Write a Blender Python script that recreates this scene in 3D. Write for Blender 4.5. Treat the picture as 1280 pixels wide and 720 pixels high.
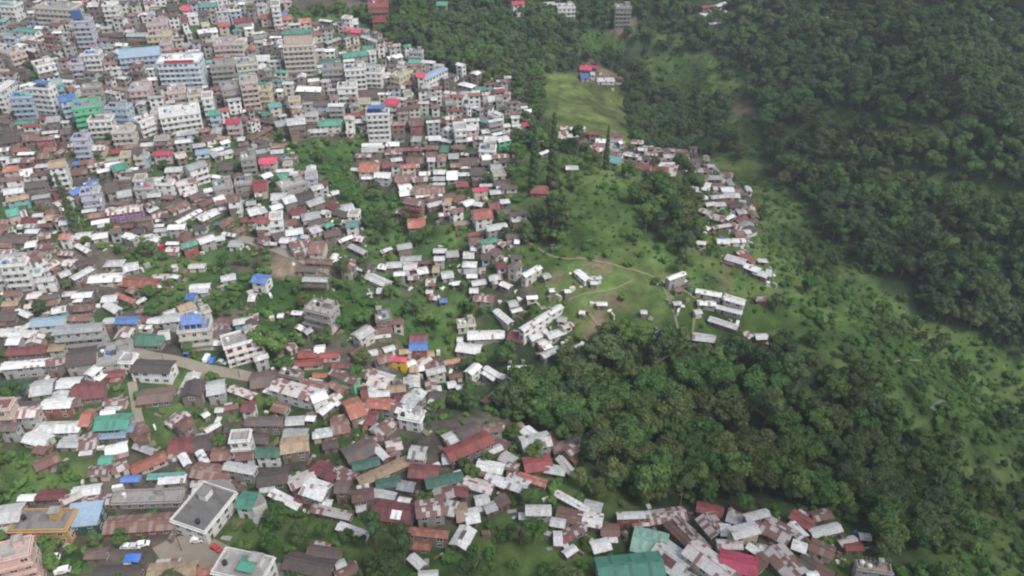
import bpy, math, random
import numpy as np
from mathutils import Vector, Matrix

random.seed(7)
rng = np.random.default_rng(7)
R = math.radians
scene = bpy.context.scene
for o in list(bpy.data.objects):
    bpy.data.objects.remove(o)

# ------------------------------------------------------------ camera, sky, sun, exposure
CAM_H, PITCH, FPX = 170.0, R(36.0), 985.0
cam_data = bpy.data.cameras.new('camera')
cam_data.sensor_width = 36.0
cam_data.lens = 36.0 * FPX / 1280.0
cam_data.clip_start, cam_data.clip_end = 1.0, 6000.0
camera = bpy.data.objects.new('camera', cam_data)
scene.collection.objects.link(camera)
camera.location = (0, 0, CAM_H)
camera.rotation_euler = (math.pi / 2 - PITCH, 0, 0)
scene.camera = camera

SUN_EL, SUN_AZ = R(56), R(128)          # azimuth clockwise from +Y
world = bpy.data.worlds.new('World')
scene.world = world
world.use_nodes = True
wn = world.node_tree
sky = wn.nodes.new('ShaderNodeTexSky')
sky.sky_type = 'NISHITA'
sky.sun_disc = False
sky.sun_elevation, sky.sun_rotation = SUN_EL, SUN_AZ
sky.air_density, sky.dust_density, sky.ozone_density = 1.0, 4.0, 1.0
bg = wn.nodes['Background']
bg.inputs['Strength'].default_value = 0.085
hsv = wn.nodes.new('ShaderNodeHueSaturation')      # an overcast sky: the same light, paler
hsv.inputs['Saturation'].default_value = .62
wn.links.new(sky.outputs[0], hsv.inputs['Color'])
wn.links.new(hsv.outputs[0], bg.inputs['Color'])

sun_data = bpy.data.lights.new('sun', 'SUN')
sun_data.energy = 1.5
sun_data.angle = R(10)
sun_data.color = (1.0, 0.985, 0.96)
sun = bpy.data.objects.new('sun', sun_data)
scene.collection.objects.link(sun)
SUN_DIR = Vector((math.sin(SUN_AZ) * math.cos(SUN_EL), math.cos(SUN_AZ) * math.cos(SUN_EL), math.sin(SUN_EL)))
sun.rotation_euler = (-SUN_DIR).to_track_quat('-Z', 'Y').to_euler()

scene.view_settings.view_transform = 'Standard'
scene.view_settings.look = 'None'
scene.view_settings.gamma = 1.0
scene.view_settings.exposure = 1.08
scene.view_settings.use_curve_mapping = False
scene.render.engine = 'CYCLES'
scene.cycles.max_bounces = 4
scene.cycles.diffuse_bounces = 2
scene.cycles.volume_bounces = 0
scene.cycles.pixel_filter_type = 'BLACKMAN_HARRIS'
scene.cycles.filter_width = 2.1

# ------------------------------------------------------------ terrain height
def sstep(a, b, x):
    t = np.clip((np.asarray(x, float) - a) / (b - a), 0, 1)
    return t * t * (3 - 2 * t)

def seg_dist(x, y, pts):
    best = np.full(np.shape(x), 1e9)
    for (x0, y0), (x1, y1) in zip(pts[:-1], pts[1:]):
        dx, dy = x1 - x0, y1 - y0
        t = np.clip(((x - x0) * dx + (y - y0) * dy) / (dx * dx + dy * dy), 0, 1)
        best = np.minimum(best, np.hypot(x - x0 - t * dx, y - y0 - t * dy))
    return best

RAVINE = [(95, 470), (135, 360), (165, 290), (205, 235), (290, 200), (430, 180), (700, 160)]
DRAW = [(-20, 205), (40, 180), (95, 160), (170, 150), (260, 165)]
GULLY = [(-70, 330), (-55, 290), (-30, 262), (-35, 235)]

def noise2(x, y):
    n = 0
    for k, (a, b, c, w) in enumerate([(.071, .023, .3, 1.2), (-.031, .083, 1.7, 1.0), (.113, -.067, 2.2, .6), (.051, .133, .9, .5), (.23, .11, 4.1, .3), (-.17, .26, 2.9, .28)]):
        n = n + w * np.sin(a * x + b * y + c + 1.3 * np.sin(.04 * y - .03 * x + k))
    return n

def H(x, y):
    x = np.asarray(x, float); y = np.asarray(y, float)
    z = 46 * sstep(230, 640, y) * sstep(40, -260, x)
    z = z + 34 * sstep(430, 760, y) + 120 * sstep(650, 1300, y)
    z = z + 8 * sstep(-60, -260, x) * sstep(420, 160, y)
    z = z + 12 * np.exp(-(((x - 48) / 62) ** 2 + ((y - 285) / 62) ** 2))
    z = z - 34 * np.exp(-(seg_dist(x, y, RAVINE) / 62) ** 2)
    z = z - 15 * np.exp(-(seg_dist(x, y, DRAW) / 26) ** 2)
    z = z - 7 * np.exp(-(seg_dist(x, y, GULLY) / 20) ** 2)
    z = z - 22 * sstep(90, 230, x) * sstep(330, 200, y)
    side = (x - 150) * .55 + (y - 330) * .45
    z = z + 75 * sstep(20, 420, side) * sstep(60, 200, x)
    z = z + 5.5 * np.sin(x * .052 + 1.7 * np.sin(y * .021) + y * .018) * sstep(130, 260, x) * sstep(180, 330, y)
    return z + noise2(x, y) * .8

SP, CP = math.sin(PITCH), math.cos(PITCH)
def pixel_dir(u, v):
    a, b = (u - 640) / FPX, (360 - v) / FPX
    d = np.array([a, CP + b * SP, -SP + b * CP])
    return d
T_STEPS = np.concatenate([np.arange(120, 1000, 1.0), np.arange(1000, 3000, 10.0)])
def ground_at(u, v, up=0.0):
    d = pixel_dir(u, v)
    X, Y, Z = d[0] * T_STEPS, d[1] * T_STEPS, CAM_H + d[2] * T_STEPS
    below = Z - H(X, Y) - up < 0
    i = int(np.argmax(below)) if below.any() else len(T_STEPS) - 1
    i = max(i, 1)
    a, b = T_STEPS[i - 1], T_STEPS[i]
    for _ in range(12):
        m = (a + b) / 2
        if CAM_H + d[2] * m - float(H(d[0] * m, d[1] * m)) - up < 0: b = m
        else: a = m
    return float(d[0] * b), float(d[1] * b), float(b * np.linalg.norm(d))
def to_pixel(x, y, z):
    zz = z - CAM_H
    depth = y * CP - zz * SP
    up = y * SP + zz * CP
    return 640 + FPX * x / depth, 360 - FPX * up / depth, depth

# ------------------------------------------------------------ land cover, as areas seen in the photograph and laid on the terrain
WOOD = [
 [(445,22),(560,-40),(1400,-40),(1400,445),(1280,440),(1130,385),(1060,322),(1000,250),(960,200),(900,186),(860,200),(800,185),(786,130),(776,92),(700,85),(672,92),(655,112),(600,98),(540,83),(480,55)],
 [(640,440),(760,418),(900,436),(1000,448),(1080,480),(1150,560),(1180,640),(1150,720),(1080,690),(1050,640),(960,622),(860,636),(740,626),(712,560),(640,516),(560,520),(520,470),(600,468)],
 [(655,250),(700,246),(722,290),(690,315),(650,296)], [(800,240),(870,235),(880,290),(850,310),(800,300)],
]
BUSH = [
 [(340,180),(450,175),(440,225),(510,255),(500,330),(470,350),(455,300),(400,220)],
 [(120,305),(240,325),(310,345),(330,320),(385,345),(480,372),(600,372),(600,470),(500,428),(340,420),(310,385),(200,385),(190,345)],
 [(540,265),(605,262),(610,305),(560,318)], [(325,415),(372,405),(372,470),(330,465)],
 [(300,640),(360,628),(470,650),(480,700),(440,690),(350,690),(280,668)],
 [(470,688),(640,640),(760,690),(740,740),(480,740)], [(0,560),(130,575),(120,600),(50,620),(0,640)],
 [(50,15),(130,16),(130,42),(56,40)], [(350,8),(470,10),(460,28),(360,26)], [(640,590),(760,600),(800,640),(700,640)],
 [(210,470),(240,465),(250,540),(200,560)], [(40,570),(110,565),(120,610),(60,620)], [(55,270),(110,255),(115,290),(70,300)],
 [(0,280),(20,280),(20,300),(0,300)], [(60,690),(120,680),(120,720),(60,720)], [(270,545),(330,480),(350,500),(330,560)],
]
MEADOW = [
 [(660,185),(800,205),(880,250),(905,300),(905,430),(800,436),(700,405),(640,320),(640,235)],
 [(940,200),(1000,260),(1060,330),(1130,390),(1290,450),(1500,900),(1130,740),(1185,620),(1090,480),(1000,436),(970,340),(940,270),(870,210),(860,190)],
 [(800,75),(860,62),(930,78),(935,120),(860,130),(810,112)], [(1150,280),(1262,312),(1250,338),(1160,316)],
 [(1020,128),(1100,140),(1105,172),(1030,165)], [(1090,205),(1290,238),(1290,268),(1120,236)], [(1150,220),(1290,250),(1290,270),(1160,240)], [(722,38),(782,40),(785,66),(725,70)], [(905,120),(948,128),(955,190),(925,196)], [(820,45),(850,40),(856,60),(822,60)], [(960,150),(1000,155),(1010,180),(965,178)], [(1120,150),(1180,160),(1190,176),(1130,170)],
]
FIELD = [[(672,90),(780,98),(792,180),(690,172)], [(860,195),(945,205),(945,220),(870,214)]]
SOIL = [[(460,400),(496,400),(496,430),(460,432)], [(735,392),(770,400),(750,430),(725,425)], [(900,345),(915,340),(912,360),(896,362)], [(950,420),(1000,425),(960,436),(930,432)],
        [(915,128),(945,130),(942,146),(916,146)], [(1215,26),(1246,24),(1244,40),(1216,40)], [(745,372),(785,374),(780,384),(745,384)], [(735,325),(760,328),(757,342),(738,340)],
        [(688,334),(702,334),(700,350),(688,350)], [(765,22),(792,22),(792,45),(765,45)], [(340,326),(420,340),(430,356),(350,346)],
        [(55,320),(110,318),(105,350),(60,350)], [(730,75),(790,96),(780,106),(730,104)]]

def in_poly(u, v, poly):
    inside = np.zeros(np.shape(u), bool)
    n = len(poly)
    for i in range(n):
        x0, y0 = poly[i]; x1, y1 = poly[(i + 1) % n]
        c = ((y0 > v) != (y1 > v)) & (u < (x1 - x0) * (v - y0) / ((y1 - y0) if y1 != y0 else 1e-9) + x0)
        inside ^= c
    return inside
def cover(x, y):
    """0 town, 1 wood, 2 bush, 3 meadow, 4 field, 5 bare soil"""
    x = np.asarray(x, float); y = np.asarray(y, float)
    z = H(x, y)
    u, v, d = to_pixel(x, y, z)
    u = u + 5 * np.sin(x * .35 + 2 * np.sin(y * .21)); v = v + 3.5 * np.sin(y * .4 + 2 * np.sin(x * .27))
    c = np.zeros(np.shape(u), int)
    c[(u > 600) & (v < 300)] = 1; c[(u > 1000) | ((u > 860) & (v > 200) & (v < 560))] = 3
    c[(u > 640) & (u < 960) & (v > 660) ] = 0
    for code, polys in ((1, WOOD[:2]), (3, MEADOW), (2, BUSH), (1, WOOD[2:]), (4, FIELD), (5, SOIL)):
        for p in polys:
            c[in_poly(u, v, p)] = code
    far = (d > 900) | (d < 60)
    c[far] = 1
    return c, u, v, d

# ------------------------------------------------------------ materials
MATS = {}
def principled(name, rough=.8, spec=.3):
    m = bpy.data.materials.new(name)
    m.use_nodes = True
    nt = m.node_tree
    b = nt.nodes['Principled BSDF']
    b.inputs['Roughness'].default_value = rough
    b.inputs['Specular IOR Level'].default_value = spec
    return m, nt, b
def N(nt, kind, **kw):
    n = nt.nodes.new(kind)
    for k, v in kw.items():
        setattr(n, k, v)
    return n
def mixc(nt, fac, a, b, mode='MIX'):
    n = N(nt, 'ShaderNodeMix', data_type='RGBA', blend_type=mode)
    for sock, val in ((n.inputs[0], fac), (n.inputs[6], a), (n.inputs[7], b)):
        if hasattr(val, 'is_output'): nt.links.new(val, sock)
        elif isinstance(val, (tuple, list)): sock.default_value = (*val, 1)
        else: sock.default_value = val
    return n.outputs[2]
def maths(nt, op, a, b=0.0, c=0.0):
    n = N(nt, 'ShaderNodeMath', operation=op)
    for sock, val in zip(n.inputs, (a, b, c)):
        if hasattr(val, 'is_output'): nt.links.new(val, sock)
        else: sock.default_value = val
    return n.outputs[0]
def ramp(nt, fac, lo, hi):
    n = N(nt, 'ShaderNodeMapRange')
    nt.links.new(fac, n.inputs[0])
    n.inputs[1].default_value, n.inputs[2].default_value = lo, hi
    return n.outputs[0]

def roof_material(name, base, patch, p, rust=.35):
    """corrugated sheets laid in strips down the slope; single sheets of another colour; rust and dirt"""
    m, nt, b = principled(name, .5, .4)
    uv = N(nt, 'ShaderNodeUVMap').outputs[0]
    sep = N(nt, 'ShaderNodeSeparateXYZ'); nt.links.new(uv, sep.inputs[0])
    hid = maths(nt, 'FLOOR', maths(nt, 'DIVIDE', sep.outputs[0], 60.0))
    wn1 = N(nt, 'ShaderNodeTexWhiteNoise', noise_dimensions='1D'); nt.links.new(hid, wn1.inputs[1])
    strip = maths(nt, 'FLOOR', maths(nt, 'DIVIDE', sep.outputs[0], .95))
    course = maths(nt, 'FLOOR', maths(nt, 'DIVIDE', sep.outputs[1], 2.6))
    cmb = N(nt, 'ShaderNodeCombineXYZ'); nt.links.new(strip, cmb.inputs[0]); nt.links.new(course, cmb.inputs[1])
    wn2 = N(nt, 'ShaderNodeTexWhiteNoise', noise_dimensions='2D'); nt.links.new(cmb.outputs[0], wn2.inputs[0])
    no = N(nt, 'ShaderNodeTexNoise'); no.inputs['Scale'].default_value = .32; no.inputs['Detail'].default_value = 4
    nt.links.new(uv, no.inputs[0])
    # per-roof readiness to carry other sheets
    thr = maths(nt, 'MULTIPLY', maths(nt, 'ADD', wn1.outputs[0], .35), p)
    other = maths(nt, 'LESS_THAN', wn2.outputs[0], thr)
    col = mixc(nt, other, base, patch)
    rustf = ramp(nt, no.outputs[0], .50, .68)
    rustf = maths(nt, 'MULTIPLY', rustf, maths(nt, 'MULTIPLY', wn1.outputs[0], rust))
    col = mixc(nt, rustf, col, (.19, .085, .055))
    dirt = N(nt, 'ShaderNodeTexNoise'); dirt.inputs['Scale'].default_value = 1.4; dirt.inputs['Detail'].default_value = 5
    nt.links.new(uv, dirt.inputs[0])
    col = mixc(nt, ramp(nt, dirt.outputs[0], .35, .75), col, mixc(nt, .42, col, (.17, .155, .145)))
    var = maths(nt, 'ADD', maths(nt, 'MULTIPLY', wn1.outputs[1] if False else wn2.outputs[0], .16), maths(nt, 'ADD', maths(nt, 'MULTIPLY', wn1.outputs[0], .46), .52))
    cc = N(nt, 'ShaderNodeCombineColor')
    for k in range(3): nt.links.new(var, cc.inputs[k])
    col = mixc(nt, 1.0, col, cc.outputs[0], 'MULTIPLY')
    nt.links.new(col, b.inputs['Base Color'])
    saw = maths(nt, 'SINE', maths(nt, 'MULTIPLY', sep.outputs[0], 2 * math.pi / .38))
    bump = N(nt, 'ShaderNodeBump'); bump.inputs['Strength'].default_value = .35; bump.inputs['Distance'].default_value = .04
    nt.links.new(saw, bump.inputs['Height']); nt.links.new(bump.outputs[0], b.inputs['Normal'])
    return m
ROOFS = {
 'w': ((.76,.77,.76), (.36,.27,.24), .06, .32, 'white tin'), 'g': ((.46,.48,.48), (.66,.66,.65), .35, .5, 'grey tin'),
 'd': ((.105,.085,.08), (.18,.11,.09), .3, .3, 'dark brown'), 'r': ((.21,.105,.08), (.34,.24,.21), .25, .3, 'rust brown'),
 'R': ((.30,.06,.055), (.20,.06,.05), .3, .2, 'red'), 'M': ((.22,.055,.06), (.15,.05,.05), .3, .2, 'maroon'),
 's': ((.23,.11,.095), (.60,.56,.54), .62, .3, 'rust and white striped'), 'G': ((.08,.34,.24), (.09,.25,.19), .3, .1, 'bright green'),
 'D': ((.045,.15,.105), (.04,.12,.09), .3, .15, 'dark green'), 'T': ((.13,.38,.37), (.3,.45,.45), .2, .3, 'teal'),
 'B': ((.09,.21,.52), (.10,.18,.40), .3, .08, 'blue'), 'L': ((.27,.39,.52), (.33,.42,.5), .3, .2, 'pale blue'),
 'P': ((.66,.07,.15), (.55,.06,.12), .3, .1, 'crimson pink'), 'O': ((.40,.13,.085), (.50,.28,.20), .25, .2, 'orange rust'),
 'A': ((.42,.31,.20), (.36,.25,.17), .3, .3, 'tan'), 'J': ((.30,.52,.41), (.24,.46,.36), .4, .15, 'pale jade'), 'E': ((.25,.24,.23), (.20,.195,.19), .3, .1, 'dark grey'), 'C': ((.40,.385,.36), (.34,.33,.31), .4, .15, 'flat concrete'),
}
for k, (a, b_, p, ru, ph) in ROOFS.items():
    MATS['roof_' + k] = roof_material('roof ' + ph, a, b_, p, ru)

def wall_material(name, col):
    m, nt, b = principled(name, .85, .2)
    tc = N(nt, 'ShaderNodeUVMap').outputs[0]
    no = N(nt, 'ShaderNodeTexNoise'); no.inputs['Scale'].default_value = .8; no.inputs['Detail'].default_value = 5
    nt.links.new(tc, no.inputs[0])
    st = N(nt, 'ShaderNodeMapping'); st.inputs['Scale'].default_value = (1.5, .18, 1)
    nt.links.new(tc, st.inputs[0])
    no2 = N(nt, 'ShaderNodeTexNoise'); no2.inputs['Scale'].default_value = 1.0; no2.inputs['Detail'].default_value = 3
    nt.links.new(st.outputs[0], no2.inputs[0])
    c = mixc(nt, maths(nt, 'MULTIPLY', ramp(nt, no.outputs[0], .4, .8), .5), col, tuple(x * .6 + .02 for x in col))
    c = mixc(nt, maths(nt, 'MULTIPLY', ramp(nt, no2.outputs[0], .52, .75), .55), c, (.17, .15, .13))
    nt.links.new(c, b.inputs['Base Color'])
    return m
WALLS = {'W': ((.72,.715,.69), 'white'), 'c': ((.56,.53,.46), 'cream'), 'g': ((.42,.42,.41), 'grey'), 'p': ((.55,.42,.42), 'pink'), 'b': ((.40,.50,.60), 'blue'), 'i': ((.60,.68,.74), 'pale blue'),
 'l': ((.50,.50,.58), 'lilac'), 'G': ((.12,.50,.27), 'green'), 'y': ((.56,.50,.33), 'pale yellow'), 'Y': ((.74,.46,.04), 'yellow'), 'n': ((.22,.18,.15), 'brown plank'), 'k': ((.34,.325,.30), 'bare concrete'),
 't': ((.20,.43,.42), 'teal'), 'r': ((.30,.11,.09), 'dark red'), 'o': ((.55,.45,.39), 'salmon'), 'v': ((.30,.13,.27), 'purple'), 'q': ((.50,.31,.13), 'ochre'), 's': ((.62,.43,.38), 'salmon pink'), 'D': ((.03,.10,.08), 'dark green')}
for k, (a, ph) in WALLS.items():
    MATS['wall_' + k] = wall_material('wall ' + ph, a)

def plain(name, col, rough=.7, spec=.3, noise=.25, scale=2.0):
    m, nt, b = principled(name, rough, spec)
    tc = N(nt, 'ShaderNodeTexCoord').outputs['Object']
    no = N(nt, 'ShaderNodeTexNoise'); no.inputs['Scale'].default_value = scale; no.inputs['Detail'].default_value = 4
    nt.links.new(tc, no.inputs[0])
    c = mixc(nt, maths(nt, 'MULTIPLY', no.outputs[0], noise * 2), tuple(min(1, x * 1.15) for x in col), tuple(x * .6 for x in col))
    nt.links.new(c, b.inputs['Base Color'])
    return m
MATS['glass'] = plain('window glass', (.035, .04, .045), .25, .5, .2)
MATS['frame'] = plain('painted frame', (.62, .61, .58), .6)
MATS['redframe'] = plain('red paint', (.45, .04, .05), .6)
MATS['door'] = plain('door wood', (.12, .07, .05), .7)
MATS['tank'] = plain('black plastic tank', (.03, .03, .035), .5)
MATS['bluetank'] = plain('blue plastic tank', (.05, .16, .42), .5)
MATS['bark'] = plain('bark', (.20, .17, .13), .9, .1, .4, 3)
MATS['asphalt'] = plain('worn road', (.25, .22, .18), .9, .1, .3, .5)
MATS['path'] = plain('trodden earth', (.19, .185, .105), .95, .1, .3, .8)
MATS['rock'] = plain('grey rock', (.16, .165, .15), .9, .2, .4, .6)
MATS['shade_cloud'] = plain('shade_cloud', (.9, .9, .9), 1, 0, .05, .01)
for nm, c in (('white', (.8,.8,.79)), ('red', (.40,.04,.03)), ('blue', (.05,.16,.5)), ('silver', (.5,.52,.53)), ('tyre', (.02,.02,.02)), ('orange', (.75,.16,.03)), ('skin', (.35,.2,.13)), ('cloth', (.5,.5,.5)), ('steel', (.35,.36,.36))):
    MATS[nm] = plain(nm + ' surface', c, .4, .5, .08)

def leaf_material(name, col, alt):
    m, nt, b = principled(name, .75, .15)
    oi = N(nt, 'ShaderNodeObjectInfo')
    at = N(nt, 'ShaderNodeAttribute', attribute_name='tone')
    no = N(nt, 'ShaderNodeTexNoise'); no.inputs['Scale'].default_value = .5; no.inputs['Detail'].default_value = 3
    nt.links.new(N(nt, 'ShaderNodeTexCoord').outputs['Object'], no.inputs[0])
    f = maths(nt, 'ADD', maths(nt, 'MULTIPLY', at.outputs['Fac'], .30), maths(nt, 'MULTIPLY', oi.outputs['Random'], .62))
    c = mixc(nt, f, col, alt)
    k = maths(nt, 'ADD', maths(nt, 'MULTIPLY', maths(nt, 'FRACT', maths(nt, 'MULTIPLY', oi.outputs['Random'], 17.3)), .5), .72)
    cc = N(nt, 'ShaderNodeCombineColor')
    for i in range(3): nt.links.new(k, cc.inputs[i])
    c = mixc(nt, 1.0, c, cc.outputs[0], 'MULTIPLY')
    nt.links.new(c, b.inputs['Base Color'])
    return m
MATS['leaf_dark'] = leaf_material('dark foliage', (.052, .100, .044), (.115, .148, .055))
MATS['leaf_mid'] = leaf_material('mid foliage', (.055, .125, .038), (.12, .18, .050))
MATS['leaf_olive'] = leaf_material('olive foliage', (.072, .105, .038), (.125, .155, .052))
MATS['leaf_light'] = leaf_material('light foliage', (.065, .16, .038), (.14, .22, .058))

# ------------------------------------------------------------ object helpers
COL = scene.collection.objects
class MB:
    """collects faces with a material slot and uv, builds ONE mesh"""
    def __init__(s): s.v, s.f, s.m, s.uv, s.mats = [], [], [], [], []
    def slot(s, m):
        if m not in s.mats: s.mats.append(m)
        return s.mats.index(m)
    def quad(s, pts, mat, uvs=None):
        i = len(s.v); s.v += [tuple(p) for p in pts]
        s.f.append(tuple(range(i, i + len(pts)))); s.m.append(s.slot(mat))
        if uvs is None:
            a = Vector(pts[0]); e = Vector(pts[1]) - a
            L = e.length or 1; e = e / L
            n = None
            w = Vector(pts[-1]) - a; w = w - e * w.dot(e); w = w / (w.length or 1)
            uvs = [((Vector(p) - a).dot(e) + UV0[0], (Vector(p) - a).dot(w) + UV0[1]) for p in pts]
        s.uv += uvs
    def box(s, x0, x1, y0, y1, z0, z1, mat, bottom=True, M=None):
        P = [(x0,y0,z0),(x1,y0,z0),(x1,y1,z0),(x0,y1,z0),(x0,y0,z1),(x1,y0,z1),(x1,y1,z1),(x0,y1,z1)]
        if M is not None: P = [tuple(M @ Vector(p)) for p in P]
        for q in ((0,1,5,4),(1,2,6,5),(2,3,7,6),(3,0,4,7),(4,5,6,7)) + (((3,2,1,0),) if bottom else ()):
            s.quad([P[i] for i in q], mat)
    def cyl(s, cx, cy, z0, z1, r, mat, n=10, r1=None):
        r1 = r if r1 is None else r1
        lo = [(cx + r * math.cos(2*math.pi*i/n), cy + r * math.sin(2*math.pi*i/n), z0) for i in range(n)]
        hi = [(cx + r1 * math.cos(2*math.pi*i/n), cy + r1 * math.sin(2*math.pi*i/n), z1) for i in range(n)]
        for i in range(n):
            j = (i + 1) % n; s.quad([lo[i], lo[j], hi[j], hi[i]], mat)
        s.quad(hi, mat); s.quad(lo[::-1], mat)
    def mesh(s, name):
        me = bpy.data.meshes.new(name)
        me.from_pydata(s.v, [], s.f)
        for m in s.mats: me.materials.append(MATS[m])
        me.polygons.foreach_set('material_index', s.m)
        lay = me.uv_layers.new(name='UVMap')
        lay.data.foreach_set('uv', [c for p in s.uv for c in p])
        me.update()
        return me
    def build(s, name, parent=None):
        o = bpy.data.objects.new(name, s.mesh(name)); COL.link(o); o.parent = parent
        return o
UV0 = [0.0, 0.0]
def tag(o, label=None, cat=None, group=None, kind=None):
    if label: o['label'] = label
    if cat: o['category'] = cat
    if group: o['group'] = group
    if kind: o['kind'] = kind
    return o
def empty(name, loc, rz=0.0):
    o = bpy.data.objects.new(name, None); COL.link(o)
    o.empty_display_size = .5
    o.location = loc; o.rotation_euler = (0, 0, rz)
    return o

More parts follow.
